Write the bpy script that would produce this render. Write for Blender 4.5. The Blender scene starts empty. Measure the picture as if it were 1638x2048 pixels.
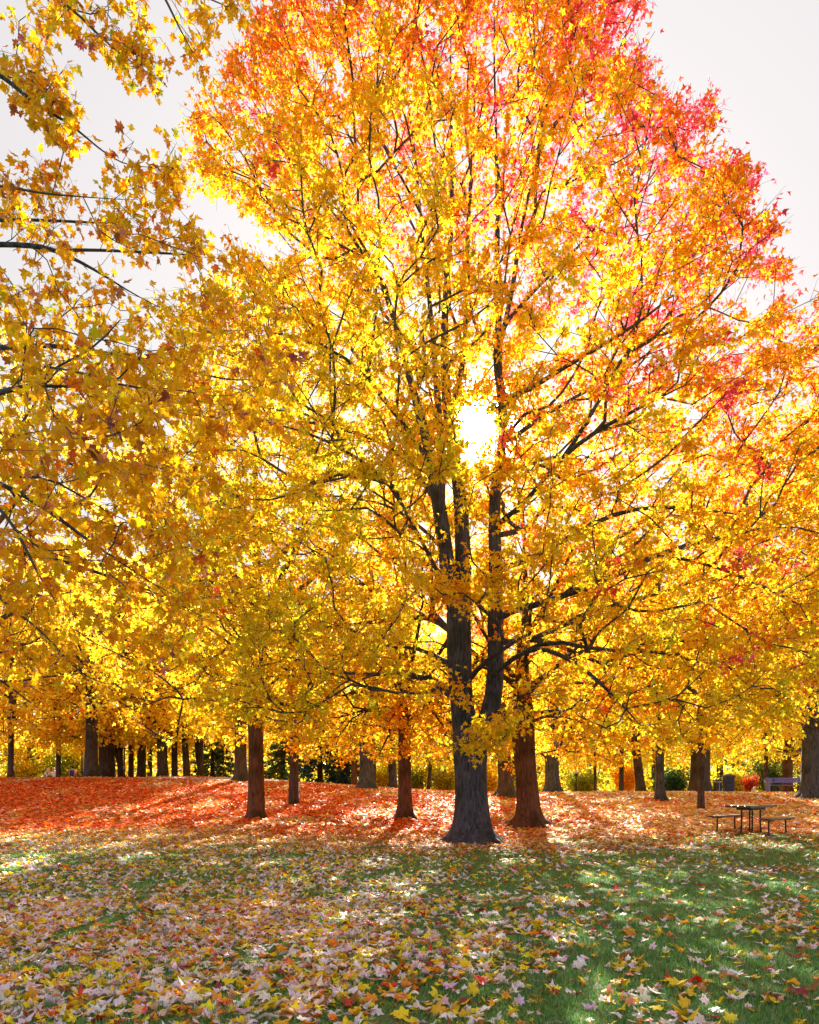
import bpy, math
import numpy as np
from mathutils import Vector

S = bpy.context.scene
COL = S.collection
rad = math.radians

# ---------------------------------------------------------------- camera
F = 1500.0            # focal length in pixels of the 1638 x 2048 photograph
HOR = 1550.0          # row of the horizon
EYE = 1.6
cam_d = bpy.data.cameras.new('camera')
cam = bpy.data.objects.new('camera', cam_d)
COL.objects.link(cam)
cam.location = (0, 0, EYE)
cam.rotation_euler = (rad(90), 0, 0)
cam_d.sensor_fit = 'VERTICAL'
cam_d.sensor_height = 36.0
cam_d.sensor_width = 28.8
cam_d.lens = 36.0 * F / 2048.0
cam_d.shift_y = (HOR - 1024.0) / 2048.0
cam_d.clip_start = 0.05
cam_d.clip_end = 1500.0
S.camera = cam

# ---------------------------------------------------------------- sky, sun, exposure
SUN_PX, SUN_PY = 955.0, 850.0
sd = np.array([(SUN_PX - 819) / F, 1.0, (HOR - SUN_PY) / F])
sd /= np.linalg.norm(sd)
SUN_EL = math.asin(sd[2])
SUN_AZ = math.atan2(sd[0], sd[1])
world = bpy.data.worlds.new('World')
S.world = world
world.use_nodes = True
wn, wl = world.node_tree.nodes, world.node_tree.links
wn.clear()
w_out = wn.new('ShaderNodeOutputWorld')
w_bg = wn.new('ShaderNodeBackground')
w_bg.inputs['Strength'].default_value = 0.1
sky = wn.new('ShaderNodeTexSky')
sky.sky_type = 'NISHITA'
sky.sun_disc = False
sky.sun_elevation = SUN_EL
sky.sun_rotation = SUN_AZ
sky.air_density = 1.0
sky.dust_density = 2.0
veil = wn.new('ShaderNodeMixRGB')          # thin white overcast in front of the clear sky
veil.inputs['Fac'].default_value = 0.98
veil.inputs['Color2'].default_value = (1.20, 1.14, 1.145, 1)
wl.new(sky.outputs['Color'], veil.inputs['Color1'])
tc = wn.new('ShaderNodeTexCoord')
dot = wn.new('ShaderNodeVectorMath'); dot.operation = 'DOT_PRODUCT'
dot.inputs[1].default_value = tuple(float(v) for v in sd)
nrm = wn.new('ShaderNodeVectorMath'); nrm.operation = 'NORMALIZE'
wl.new(tc.outputs['Generated'], nrm.inputs[0])
wl.new(nrm.outputs['Vector'], dot.inputs[0])


def wmath(op, a, b=None, clamp=False):
    n = wn.new('ShaderNodeMath'); n.operation = op; n.use_clamp = clamp
    for i, v in enumerate((a, b)):
        if v is None:
            continue
        if isinstance(v, (int, float)):
            n.inputs[i].default_value = v
        else:
            wl.new(v, n.inputs[i])
    return n.outputs[0]


one_minus = wmath('SUBTRACT', 1.0, dot.outputs['Value'])
# aureole of the low sun in the thin cloud: a tight core and a wide soft glow
core = wmath('MULTIPLY', wmath('EXPONENT', wmath('MULTIPLY', one_minus, -1.0 / 0.00035)), 300.0)
wide = wmath('MULTIPLY', wmath('EXPONENT', wmath('MULTIPLY', one_minus, -1.0 / 0.12)), 0.30)
glow = wmath('ADD', core, wide)
gcol = wn.new('ShaderNodeVectorMath'); gcol.operation = 'SCALE'
gcol.inputs[0].default_value = (1.0, 0.96, 0.88)
wl.new(glow, gcol.inputs['Scale'])
addc = wn.new('ShaderNodeVectorMath'); addc.operation = 'ADD'
wl.new(veil.outputs['Color'], addc.inputs[0])
wl.new(gcol.outputs['Vector'], addc.inputs[1])
wl.new(addc.outputs['Vector'], w_bg.inputs['Color'])
wl.new(w_bg.outputs['Background'], w_out.inputs['Surface'])

sun_d = bpy.data.lights.new('sun', 'SUN')
sun_d.energy = 5.0
sun_d.angle = rad(0.53)
sun_d.color = (1.0, 0.93, 0.80)
sun = bpy.data.objects.new('sun', sun_d)
COL.objects.link(sun)
sun.rotation_euler = Vector(sd.tolist()).to_track_quat('Z', 'Y').to_euler()
sun.location = (10, 60, 60)

S.view_settings.view_transform = 'Standard'
S.view_settings.look = 'None'
S.view_settings.exposure = 2.68
S.view_settings.gamma = 1.0
S.view_settings.use_curve_mapping = False
try:
    S.cycles.max_bounces = 10
    S.cycles.diffuse_bounces = 7
    S.cycles.glossy_bounces = 2
    S.cycles.transmission_bounces = 6
    S.cycles.transparent_max_bounces = 4
    S.cycles.sample_clamp_indirect = 6.0
    S.cycles.use_denoising = True
except Exception:
    pass

# ---------------------------------------------------------------- helpers
def P(px, py, Y):
    return np.array([(px - 819.0) / F * Y, Y, EYE + (HOR - py) / F * Y])


def project(p):
    y = np.maximum(p[:, 1], 0.05)
    return 819.0 + p[:, 0] / y * F, HOR - (p[:, 2] - EYE) / y * F


def sstep(a, b, x):
    t = np.clip((x - a) / (b - a), 0, 1)
    return t * t * (3 - 2 * t)


def unit(v):
    return v / np.maximum(np.linalg.norm(v, axis=-1, keepdims=True), 1e-9)


def noise3(p, scale, seed=0):
    """smooth cheap noise in about -1..1"""
    r = np.random.default_rng(seed + 991)
    out = np.zeros(len(p))
    for k in range(6):
        d = r.normal(size=3); d /= np.linalg.norm(d)
        f = (2 * math.pi / scale) * r.uniform(0.6, 1.8)
        e = r.normal(size=3); e /= np.linalg.norm(e)
        out += np.sin(p @ d * f + r.uniform(0, 6.28) + 1.3 * np.sin(p @ e * f * 0.7 + r.uniform(0, 6.28)))
    return out / 3.2


def H(x, y):
    """height of the ground"""
    x = np.asarray(x, float); y = np.asarray(y, float)
    yl = [-400, 0, 19.5, 24, 30, 37, 39, 42, 55, 80, 1200]
    zl = [0, 0, 0.0, 0.22, 0.80, 1.44, 1.50, 1.46, 0.50, -1.3, -1.4]
    yr = [-400, 0, 20, 27, 33, 37, 47, 53, 80, 1200]
    zr = [0, 0, 0.0, 0.38, 0.66, 0.72, 0.50, 0.15, -1.6, -1.7]
    o = 0
    for dy in (-1.2, 0, 1.2):
        l = np.interp(y + dy, yl, zl); r = np.interp(y + dy, yr, zr)
        s = sstep(-13, 6, x)
        o = o + (l * (1 - s) + r * s) / 3
    b = 0.02 * np.sin(x * 1.1 + 0.7 * np.sin(y * .6)) * np.sin(y * .9 + .5 * np.sin(x * .8)) + 0.03 * np.sin(x * .31 + 1) * np.sin(y * .27)
    return o + b


def tag(o, label=None, cat=None, group=None, kind=None):
    if label: o['label'] = label
    if cat: o['category'] = cat
    if group: o['group'] = group
    if kind: o['kind'] = kind
    return o


def empty(name, loc=(0, 0, 0), rz=0.0):
    o = bpy.data.objects.new(name, None)
    o.empty_display_size = 0.3
    o.location = [float(v) for v in loc]
    o.rotation_euler = (0, 0, rz)
    COL.objects.link(o)
    return o


def make_mesh(name, V, T, col=None, smooth=False, mats=None, mat_idx=None):
    """V (n,3); T (t,k) faces of equal size k, or a list of face tuples"""
    me = bpy.data.meshes.new(name)
    V = np.asarray(V, np.float32)
    if isinstance(T, list):
        me.from_pydata([tuple(map(float, v)) for v in V], [], T)
    else:
        T = np.asarray(T, np.int32)
        k = T.shape[1]
        me.vertices.add(len(V)); me.vertices.foreach_set('co', V.ravel())
        me.loops.add(T.size); me.loops.foreach_set('vertex_index', T.ravel())
        me.polygons.add(len(T)); me.polygons.foreach_set('loop_start', np.arange(0, T.size, k, dtype=np.int32))
        try:
            me.polygons.foreach_set('loop_total', np.full(len(T), k, np.int32))
        except Exception:
            pass
    if col is not None:
        a = me.color_attributes.new('Col', 'FLOAT_COLOR', 'POINT')
        c = np.ones((len(V), 4), np.float32); c[:, :3] = col
        a.data.foreach_set('color', c.ravel())
    if mats:
        for m in mats: me.materials.append(m)
    if mat_idx is not None:
        me.polygons.foreach_set('material_index', np.asarray(mat_idx, np.int32))
    me.update(calc_edges=True)
    if smooth:
        me.polygons.foreach_set('use_smooth', np.ones(len(me.polygons), bool))
    return me


def link(name, me, parent=None, loc=None, color=None):
    o = bpy.data.objects.new(name, me)
    COL.objects.link(o)
    if parent is not None: o.parent = parent
    if loc is not None: o.location = [float(v) for v in loc]
    if color is not None: o.color = (*color, 1.0)
    return o


class MB:
    """collects shapes into one mesh"""
    def __init__(s): s.v = []; s.f = []; s.n = 0
    def add(s, V, Fc):
        V = np.asarray(V, float)
        s.v.append(V); s.f += [tuple(int(i) + s.n for i in f) for f in Fc]; s.n += len(V)
        return s
    def box(s, c, d, rz=0.0, bev=0.0):
        x, y, z = np.array(d) / 2.0
        b = min(bev, x * .9, y * .9, z * .9)
        if b <= 0:
            V = [(i * x, j * y, k * z) for k in (-1, 1) for (i, j) in ((-1, -1), (1, -1), (1, 1), (-1, 1))]
            Fc = [(3, 2, 1, 0), (4, 5, 6, 7), (0, 1, 5, 4), (1, 2, 6, 5), (2, 3, 7, 6), (3, 0, 4, 7)]
        else:
            V = []
            for k, (zz, ins) in enumerate(((-z, b), (-z + b, 0), (z - b, 0), (z, b))):
                X, Yy = x - ins, y - ins
                c2 = b * .7
                V += [(-X + c2, -Yy, zz), (X - c2, -Yy, zz), (X, -Yy + c2, zz), (X, Yy - c2, zz), (X - c2, Yy, zz), (-X + c2, Yy, zz), (-X, Yy - c2, zz), (-X, -Yy + c2, zz)]
            Fc = [tuple(range(7, -1, -1)), tuple(range(24, 32))]
            for k in range(3):
                for i in range(8):
                    j = (i + 1) % 8
                    Fc.append((k * 8 + i, k * 8 + j, k * 8 + 8 + j, k * 8 + 8 + i))
        V = np.array(V, float)
        cs, sn = math.cos(rz), math.sin(rz)
        V = np.stack([V[:, 0] * cs - V[:, 1] * sn, V[:, 0] * sn + V[:, 1] * cs, V[:, 2]], 1) + np.array(c)
        return s.add(V, Fc)
    def tube(s, pts, r, n=8, cap=True):
        pts = np.asarray(pts, float)
        r = np.broadcast_to(np.asarray(r, float), (len(pts),))
        V, Q = tube_arrays(pts, r, n)
        Fc = [tuple(q) for q in Q]
        if cap:
            Fc.append(tuple(range(n - 1, -1, -1)))
            m = (len(pts) - 1) * n
            Fc.append(tuple(range(m, m + n)))
        return s.add(V, Fc)
    def lathe(s, prof, n=16, c=(0, 0, 0)):
        V = []; Fc = []
        for (r, z) in prof:
            for i in range(n):
                a = 2 * math.pi * i / n
                V.append((c[0] + r * math.cos(a), c[1] + r * math.sin(a), c[2] + z))
        for k in range(len(prof) - 1):
            for i in range(n):
                j = (i + 1) % n
                Fc.append((k * n + i, k * n + j, k * n + n + j, k * n + n + i))
        Fc.append(tuple(range(n - 1, -1, -1)))
        Fc.append(tuple(range((len(prof) - 1) * n, len(prof) * n)))
        return s.add(V, Fc)
    def ball(s, c, r, n=10, sc=(1, 1, 1)):
        V = []; Fc = []
        m = n // 2 + 1
        for k in range(m + 1):
            t = math.pi * k / m
            for i in range(n):
                a = 2 * math.pi * i / n
                V.append((c[0] + r * sc[0] * math.sin(t) * math.cos(a), c[1] + r * sc[1] * math.sin(t) * math.sin(a), c[2] + r * sc[2] * math.cos(t)))
        for k in range(m):
            for i in range(n):
                j = (i + 1) % n
                Fc.append((k * n + j, k * n + i, k * n + n + i, k * n + n + j))
        return s.add(V, Fc)
    def mesh(s, name, mat, smooth=False):
        V = np.concatenate(s.v)
        return make_mesh(name, V, list(s.f), smooth=smooth, mats=[mat])
    def build(s, name, mat, parent=None, smooth=False, loc=None):
        return link(name, s.mesh(name, mat, smooth), parent, loc)


def tube_arrays(pts, r, n):
    m = len(pts)
    t = np.empty_like(pts)
    t[1:-1] = pts[2:] - pts[:-2]; t[0] = pts[1] - pts[0]; t[-1] = pts[-1] - pts[-2]
    t = unit(t)
    mean = np.abs((pts[-1] - pts[0]))
    ref = np.eye(3)[int(np.argmin(mean))]
    u = unit(np.cross(t, ref)); v = np.cross(t, u)
    a = np.arange(n) * (2 * math.pi / n)
    V = pts[:, None, :] + r[:, None, None] * (np.cos(a)[None, :, None] * u[:, None, :] + np.sin(a)[None, :, None] * v[:, None, :])
    i = np.arange(n); j = (i + 1) % n
    Q = []
    for k in range(m - 1):
        Q.append(np.stack([k * n + i, k * n + j, k * n + n + j, k * n + n + i], 1))
    return V.reshape(-1, 3), np.concatenate(Q)


def sticks(P0, P1, r0, r1):
    """many thin three-sided sticks at once -> V, Q"""
    N = len(P0)
    if N == 0:
        return np.zeros((0, 3)), np.zeros((0, 4), int)
    t = unit(P1 - P0)
    ref = np.where(np.abs(t[:, 2:3]) > 0.8, np.array([[1.0, 0, 0]]), np.array([[0, 0, 1.0]]))
    u = unit(np.cross(t, ref)); v = np.cross(t, u)
    V = np.empty((N, 6, 3))
    for i in range(3):
        a = i * 2.0944
        d = math.cos(a) * u + math.sin(a) * v
        V[:, i] = P0 + d * np.reshape(r0, (-1, 1)); V[:, 3 + i] = P1 + d * np.reshape(r1, (-1, 1))
    q = np.array([[0, 1, 4, 3], [1, 2, 5, 4], [2, 0, 3, 5]])
    Q = (np.arange(N) * 6)[:, None, None] + q[None]
    return V.reshape(-1, 3), Q.reshape(-1, 4)


# ---------------------------------------------------------------- materials
def new_mat(name):
    m = bpy.data.materials.new(name); m.use_nodes = True
    m.node_tree.nodes.clear()
    return m, m.node_tree.nodes, m.node_tree.links


def simple_mat(name, color, rough=0.6, metal=0.0, var=0.25, scale=12.0, bump=0.15, spec=0.4):
    m, n, l = new_mat(name)
    out = n.new('ShaderNodeOutputMaterial'); b = n.new('ShaderNodeBsdfPrincipled')
    tcx = n.new('ShaderNodeTexCoord'); ns = n.new('ShaderNodeTexNoise')
    ns.inputs['Scale'].default_value = scale; ns.inputs['Detail'].default_value = 6
    l.new(tcx.outputs['Object'], ns.inputs['Vector'])
    cr = n.new('ShaderNodeValToRGB')
    cr.color_ramp.elements[0].position = 0.3; cr.color_ramp.elements[1].position = 0.7
    cr.color_ramp.elements[0].color = (*[c * (1 - var) for c in color], 1)
    cr.color_ramp.elements[1].color = (*[min(1, c * (1 + var)) for c in color], 1)
    l.new(ns.outputs['Fac'], cr.inputs['Fac']); l.new(cr.outputs['Color'], b.inputs['Base Color'])
    b.inputs['Roughness'].default_value = rough; b.inputs['Metallic'].default_value = metal
    b.inputs['Specular IOR Level'].default_value = spec
    if bump:
        bp = n.new('ShaderNodeBump'); bp.inputs['Strength'].default_value = bump; bp.inputs['Distance'].default_value = 0.01
        l.new(ns.outputs['Fac'], bp.inputs['Height']); l.new(bp.outputs['Normal'], b.inputs['Normal'])
    l.new(b.outputs[0], out.inputs['Surface'])
    return m


def leaf_mat(name, transl=0.5, gloss=0.05, gain=1.0, rough=0.4):
    m, n, l = new_mat(name)
    out = n.new('ShaderNodeOutputMaterial')
    at = n.new('ShaderNodeAttribute'); at.attribute_name = 'Col'
    oi = n.new('ShaderNodeObjectInfo')
    mu = n.new('ShaderNodeMixRGB'); mu.blend_type = 'MULTIPLY'; mu.inputs['Fac'].default_value = 1
    l.new(at.outputs['Color'], mu.inputs['Color1']); l.new(oi.outputs['Color'], mu.inputs['Color2'])
    tcx = n.new('ShaderNodeTexCoord'); ns = n.new('ShaderNodeTexNoise')
    ns.inputs['Scale'].default_value = 38.0; ns.inputs['Detail'].default_value = 2
    l.new(tcx.outputs['Object'], ns.inputs['Vector'])
    mr = n.new('ShaderNodeMapRange'); mr.inputs['To Min'].default_value = 0.72 * gain; mr.inputs['To Max'].default_value = 1.22 * gain
    mr.inputs['From Min'].default_value = 0.3; mr.inputs['From Max'].default_value = 0.7
    l.new(ns.outputs['Fac'], mr.inputs['Value'])
    sc = n.new('ShaderNodeVectorMath'); sc.operation = 'SCALE'
    l.new(mu.outputs['Color'], sc.inputs[0]); l.new(mr.outputs['Result'], sc.inputs['Scale'])
    d = n.new('ShaderNodeBsdfDiffuse'); t = n.new('ShaderNodeBsdfTranslucent'); g = n.new('ShaderNodeBsdfGlossy')
    g.inputs['Roughness'].default_value = rough
    l.new(sc.outputs['Vector'], d.inputs['Color']); l.new(sc.outputs['Vector'], t.inputs['Color'])
    m1 = n.new('ShaderNodeMixShader'); m1.inputs['Fac'].default_value = transl
    l.new(d.outputs[0], m1.inputs[1]); l.new(t.outputs[0], m1.inputs[2])
    m2 = n.new('ShaderNodeMixShader')
    lw = n.new('ShaderNodeLayerWeight'); lw.inputs['Blend'].default_value = 0.25
    ml = n.new('ShaderNodeMath'); ml.operation = 'MULTIPLY_ADD'; ml.inputs[1].default_value = gloss * 3; ml.inputs[2].default_value = gloss
    l.new(lw.outputs['Facing'], ml.inputs[0]); l.new(ml.outputs[0], m2.inputs['Fac'])
    l.new(m1.outputs[0], m2.inputs[1]); l.new(g.outputs[0], m2.inputs[2])
    l.new(m2.outputs[0], out.inputs['Surface'])
    return m


def bark_mat(name, dark, light, scale=1.0, bump=0.8):
    m, n, l = new_mat(name)
    out = n.new('ShaderNodeOutputMaterial'); b = n.new('ShaderNodeBsdfPrincipled')
    tcx = n.new('ShaderNodeTexCoord'); mp = n.new('ShaderNodeMapping')
    mp.inputs['Scale'].default_value = (22 * scale, 22 * scale, 3.2 * scale)
    l.new(tcx.outputs['Object'], mp.inputs['Vector'])
    ns = n.new('ShaderNodeTexNoise'); ns.inputs['Scale'].default_value = 1.0; ns.inputs['Detail'].default_value = 7; ns.inputs['Roughness'].default_value = 0.65
    ns.inputs['Distortion'].default_value = 0.6
    l.new(mp.outputs['Vector'], ns.inputs['Vector'])
    vo = n.new('ShaderNodeTexVoronoi'); vo.feature = 'DISTANCE_TO_EDGE'; vo.inputs['Scale'].default_value = 0.8
    l.new(mp.outputs['Vector'], vo.inputs['Vector'])
    n2 = n.new('ShaderNodeTexNoise'); n2.inputs['Scale'].default_value = 1.6; n2.inputs['Detail'].default_value = 4
    l.new(tcx.outputs['Object'], n2.inputs['Vector'])
    cr = n.new('ShaderNodeValToRGB')
    cr.color_ramp.elements[0].position = 0.36; cr.color_ramp.elements[1].position = 0.66
    cr.color_ramp.elements[0].color = (*dark, 1); cr.color_ramp.elements[1].color = (*light, 1)
    l.new(ns.outputs['Fac'], cr.inputs['Fac'])
    mx = n.new('ShaderNodeMixRGB'); mx.blend_type = 'MULTIPLY'
    mx.inputs['Color2'].default_value = (0.45, 0.52, 0.42, 1)
    c2 = n.new('ShaderNodeMapRange'); c2.inputs['From Min'].default_value = 0.45; c2.inputs['From Max'].default_value = 0.65
    l.new(n2.outputs['Fac'], c2.inputs['Value']); l.new(c2.outputs['Result'], mx.inputs['Fac'])
    l.new(cr.outputs['Color'], mx.inputs['Color1']); l.new(mx.outputs['Color'], b.inputs['Base Color'])
    b.inputs['Roughness'].default_value = 0.85
    b.inputs['Specular IOR Level'].default_value = 0.25
    ad = n.new('ShaderNodeMath'); ad.operation = 'MULTIPLY_ADD'; ad.inputs[1].default_value = 0.7
    mn = n.new('ShaderNodeMath'); mn.operation = 'MINIMUM'; mn.inputs[1].default_value = 0.25
    l.new(vo.outputs['Distance'], mn.inputs[0])
    l.new(ns.outputs['Fac'], ad.inputs[0]); l.new(mn.outputs[0], ad.inputs[2])
    bp = n.new('ShaderNodeBump'); bp.inputs['Strength'].default_value = bump; bp.inputs['Distance'].default_value = 0.05
    l.new(ad.outputs[0], bp.inputs['Height']); l.new(bp.outputs['Normal'], b.inputs['Normal'])
    l.new(b.outputs[0], out.inputs['Surface'])
    return m


M_LEAF = leaf_mat('maple_leaf', 0.55, 0.012)
M_LEAF_NEAR = leaf_mat('near_maple_leaf', 0.68, 0.01)
M_FALLEN = leaf_mat('fallen_leaf', 0.25, 0.02, rough=0.45)
M_GRASS = leaf_mat('grass_blade', 0.3, 0.05)
M_NEEDLE = leaf_mat('conifer_needles', 0.2, 0.03)
M_BARK_GREY = bark_mat('grey_bark', (0.024, 0.026, 0.046), (0.125, 0.128, 0.185))
M_BARK_BROWN = bark_mat('brown_bark', (0.06, 0.026, 0.018), (0.20, 0.095, 0.06))
M_BARK_DARK = bark_mat('dark_bark', (0.035, 0.028, 0.032), (0.11, 0.085, 0.085), 0.8)
M_TWIG = simple_mat('twig_bark', (0.07, 0.06, 0.062), 0.8, bump=0)

# ---------------------------------------------------------------- leaf shapes
_h = [(0.0, 0.0), (0.27, -0.03), (0.22, 0.15), (0.57, 0.33), (0.43, 0.43), (0.20, 0.47), (0.27, 0.72), (0.11, 0.76), (0.0, 1.02)]


def leaf_template(kind, curl=1.0):
    if kind == 'A':
        pts = _h + [(-x, y) for (x, y) in _h[-2:0:-1]]
        V = [(0, 0.34)] + pts
        n = len(pts)
        T = [(0, 1 + i, 1 + (i + 1) % n) for i in range(n)]
        V = np.array([(x, y, 0) for x, y in V], float)
        V[:, 2] = curl * (0.34 * np.abs(V[:, 0]) - 0.42 * (V[:, 1] - .35) ** 2 - 0.5 * V[:, 0] ** 2)
    elif kind == 'B':
        V = np.array([(0, 0, 0), (-.56, .32, .08), (-.18, .48, .04), (0, 1.02, -.12), (.18, .48, .04), (.56, .32, .08)], float)
        V[:, 2] *= curl
        T = [(0, 2, 1), (0, 3, 2), (0, 4, 3), (0, 5, 4)]
    else:
        V = np.array([(0, 0, 0), (-.42, .5, .1), (0, 1.0, 0), (.42, .5, .1)], float)
        T = [(0, 3, 2), (0, 2, 1)]
    return V, np.array(T, int)


def leaves(pos, ax, nr, size, kind, rng, flat=False):
    """-> V, T ; pos is the stalk end"""
    Vt, T = leaf_template(kind)
    N = len(pos)
    ax = unit(ax); x = unit(np.cross(ax, nr)); z = np.cross(x, ax)
    k = len(Vt)
    curl = rng.uniform(-0.6, 1.9, N) if not flat else rng.uniform(-2.6, 3.2, N)
    wid = rng.uniform(0.82, 1.1, N)
    V = pos[:, None, :] + size[:, None, None] * (
        (Vt[None, :, 0] * wid[:, None])[..., None] * x[:, None, :] + Vt[None, :, 1, None] * ax[:, None, :]
        + (Vt[None, :, 2] * curl[:, None])[..., None] * z[:, None, :])
    TT = (np.arange(N) * k)[:, None, None] + T[None]
    return V.reshape(-1, 3), TT.reshape(-1, 3), k


# ---------------------------------------------------------------- branching
class Skel:
    def __init__(s, cap=60000):
        s.p = np.zeros((cap, 3)); s.d = np.zeros((cap, 3)); s.par = np.full(cap, -1, int)
        s.pl = np.zeros(cap); s.r = np.full(cap, np.nan); s.n = 0; s.chains = []; s.tips = []
    def node(s, p, par, r=np.nan):
        i = s.n; s.n += 1
        s.p[i] = p; s.par[i] = par; s.r[i] = r
        if par >= 0:
            d = p - s.p[par]; L = np.linalg.norm(d)
            s.d[i] = d / max(L, 1e-6); s.pl[i] = s.pl[par] + L
        else:
            s.d[i] = (0, 0, 1)
        return i
    def limb(s, pts, rr, step=0.45, root=False):
        """explicit limb; its first point joins the nearest node"""
        pts = np.asarray(pts, float); rr = np.asarray(rr, float)
        seg = np.linalg.norm(np.diff(pts, axis=0), axis=1); cum = np.r_[0, np.cumsum(seg)]
        m = max(2, int(cum[-1] / step) + 1)
        t = np.linspace(0, cum[-1], m)
        # smooth through the points (Catmull-like by repeated averaging of a fine line)
        q = np.stack([np.interp(t, cum, pts[:, k]) for k in range(3)], 1)
        for _ in range(2):
            q[1:-1] = 0.25 * q[:-2] + 0.5 * q[1:-1] + 0.25 * q[2:]
        r = np.interp(t, cum, rr)
        if root:
            par = -1; ch = []
        else:
            par = int(np.argmin(np.linalg.norm(s.p[:s.n] - q[0], axis=1))); ch = [par]
            if np.linalg.norm(s.p[par] - q[0]) < 0.2: q = q[1:]; r = r[1:]
        for a, b in zip(q, r):
            par = s.node(a, par, b); ch.append(par)
        s.chains.append(ch)
        if not root:
            m_ = len(ch) - 1
            for q_, i_ in enumerate(ch[1:]):
                s.r[i_] *= 1 - 0.75 * max(0.0, (q_ / m_ - 0.7) / 0.3)
            s.tips.append(ch[-1])
        return ch
    def grow(s, targets, bf=0.25, step=0.4, down=0.8, rng=None, wig=0.05):
        n0 = s.n
        base = s.p[:n0]
        dmin = np.array([np.min(np.linalg.norm(base - t, axis=1)) for t in targets])
        for ti in np.argsort(dmin):
            t = targets[ti]
            d = t - s.p[:s.n]; L = np.linalg.norm(d, axis=1)
            dn = d / np.maximum(L, 1e-6)[:, None]
            c = np.sum(dn * s.d[:s.n], axis=1)
            cost = L * (1 + 0.55 * (1 - c) ** 2 + down * np.maximum(0, -dn[:, 2])) + bf * s.pl[:s.n]
            cost[L < 0.12] += 0.3
            k = int(np.argmin(cost)); Lk = L[k]
            m = max(1, int(Lk / step))
            p0 = s.p[k]; c1 = p0 + s.d[k] * 0.35 * Lk + np.array([0, 0, 0.08 * Lk])
            ch = [k]; par = k
            for j in range(1, m + 1):
                u = j / m
                q = (1 - u) ** 2 * p0 + 2 * u * (1 - u) * c1 + u * u * t
                if j < m: q = q + rng.normal(size=3) * wig * min(1, Lk)
                par = s.node(q, par); ch.append(par)
            s.chains.append(ch); s.tips.append(par)
    def finish(s, rt, power=0.46, rmax=1.0):
        cnt = np.zeros(s.n)
        for t in s.tips: cnt[t] += 1
        for i in range(s.n - 1, -1, -1):
            if s.par[i] >= 0: cnt[s.par[i]] += cnt[i]
        r = rt * np.maximum(cnt, 1) ** power
        fixed = ~np.isnan(s.r[:s.n])
        out = np.where(fixed, s.r[:s.n], r)
        for i in range(s.n):
            if not fixed[i] and s.par[i] >= 0:
                out[i] = min(out[i], out[s.par[i]] * 0.92)
        s.R = out
    def mesh(s, skip_first=False):
        Vs, Qs, off = [], [], 0
        for ci, ch in enumerate(s.chains):
            if len(ch) < 2: continue
            if skip_first and ci == 0: continue
            pts = s.p[ch]; r = s.R[ch].copy()
            if s.par[ch[1]] == ch[0]: r[0] = min(r[0], r[1] * 1.25)
            rm = r.max(); n = 3 if rm < 0.015 else 4 if rm < 0.03 else 6 if rm < 0.08 else 10
            V, Q = tube_arrays(pts, r, n)
            Vs.append(V); Qs.append(Q + off); off += len(V)
        return Vs, Qs, off


def twig_leaves(tips, dirs, rng, ntw, nlf, tl, ls, up=0.15, droop=0.5, spread=1.0):
    """twigs at the branch ends and leaves along them"""
    N = len(tips)
    b = np.repeat(tips, ntw, 0); d = np.repeat(dirs, ntw, 0)
    td = unit(0.75 * d + spread * 0.8 * rng.normal(size=b.shape) * [1, 1, .7] + [0, 0, up])
    L = rng.uniform(0.45, 1.15, len(b)) * tl
    P0 = b - d * (rng.uniform(0, 0.5, len(b)) * tl)[:, None]
    P1 = P0 + td * L[:, None]
    tw = np.repeat(np.arange(len(b)), nlf)
    u = rng.uniform(0.12, 1.08, len(tw)) ** 0.8
    pet = rng.normal(size=(len(tw), 3)); pet = unit(pet + [0, 0, -0.1]) * rng.uniform(0.4, 1.1, len(tw))[:, None] * ls * 0.9
    pos = P0[tw] + (P1 - P0)[tw] * u[:, None] + pet
    ax = unit(pet) * 0.6 + td[tw] * 0.3 + rng.normal(size=pos.shape) * 0.35 + np.array([0, 0, -droop])
    nr = rng.normal(size=pos.shape) * 0.75 + np.array([0, 0, 0.75]) + np.array([0.0, 0.15, 0])
    size = ls * rng.uniform(0.65, 1.25, len(tw))
    return P0, P1, tw, pos, ax, nr, size


def in_poly(px, py, poly):
    poly = np.asarray(poly, float)
    inside = np.zeros(len(px), bool)
    j = len(poly) - 1
    for i in range(len(poly)):
        xi, yi = poly[i]; xj, yj = poly[j]
        c = ((yi > py) != (yj > py)) & (px < (xj - xi) * (py - yi) / (yj - yi + 1e-12) + xi)
        inside ^= c; j = i
    return inside


# palette, linear
YEL = np.array([0.95, 0.61, 0.018]); GOLD = np.array([0.94, 0.47, 0.012]); ORA = np.array([0.92, 0.26, 0.014])
RED = np.array([0.82, 0.05, 0.045]); PINK = np.array([0.86, 0.10, 0.17]); GRN = np.array([0.36, 0.40, 0.02])
OLI = np.array([0.74, 0.58, 0.016]); BRN = np.array([0.44, 0.16, 0.04]); PUR = np.array([0.36, 0.11, 0.13])
LEM = np.array([0.92, 0.80, 0.06])


def pick(rng, n, cols, w):
    w = np.asarray(w, float); w /= w.sum()
    return np.asarray(cols)[rng.choice(len(cols), n, p=w)]


def jitter(c, rng, a=0.16):
    k = 1 + rng.normal(size=(len(c), 1)) * a
    h = 1 + rng.normal(size=c.shape) * [0.03, 0.10, 0.15]
    return np.clip(c * k * h, 0.004, 0.95)


def mottle(c, rng, a=.2):
    """uneven colour across a leaf: browner or paler lobes"""
    u = rng.normal(size=(len(c), 1))
    return np.clip(c * (1 + a * u) * (1 + np.abs(rng.normal(size=(len(c), 1))) * a * np.array([.1, -.5, -.6])), .003, .97)


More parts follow.
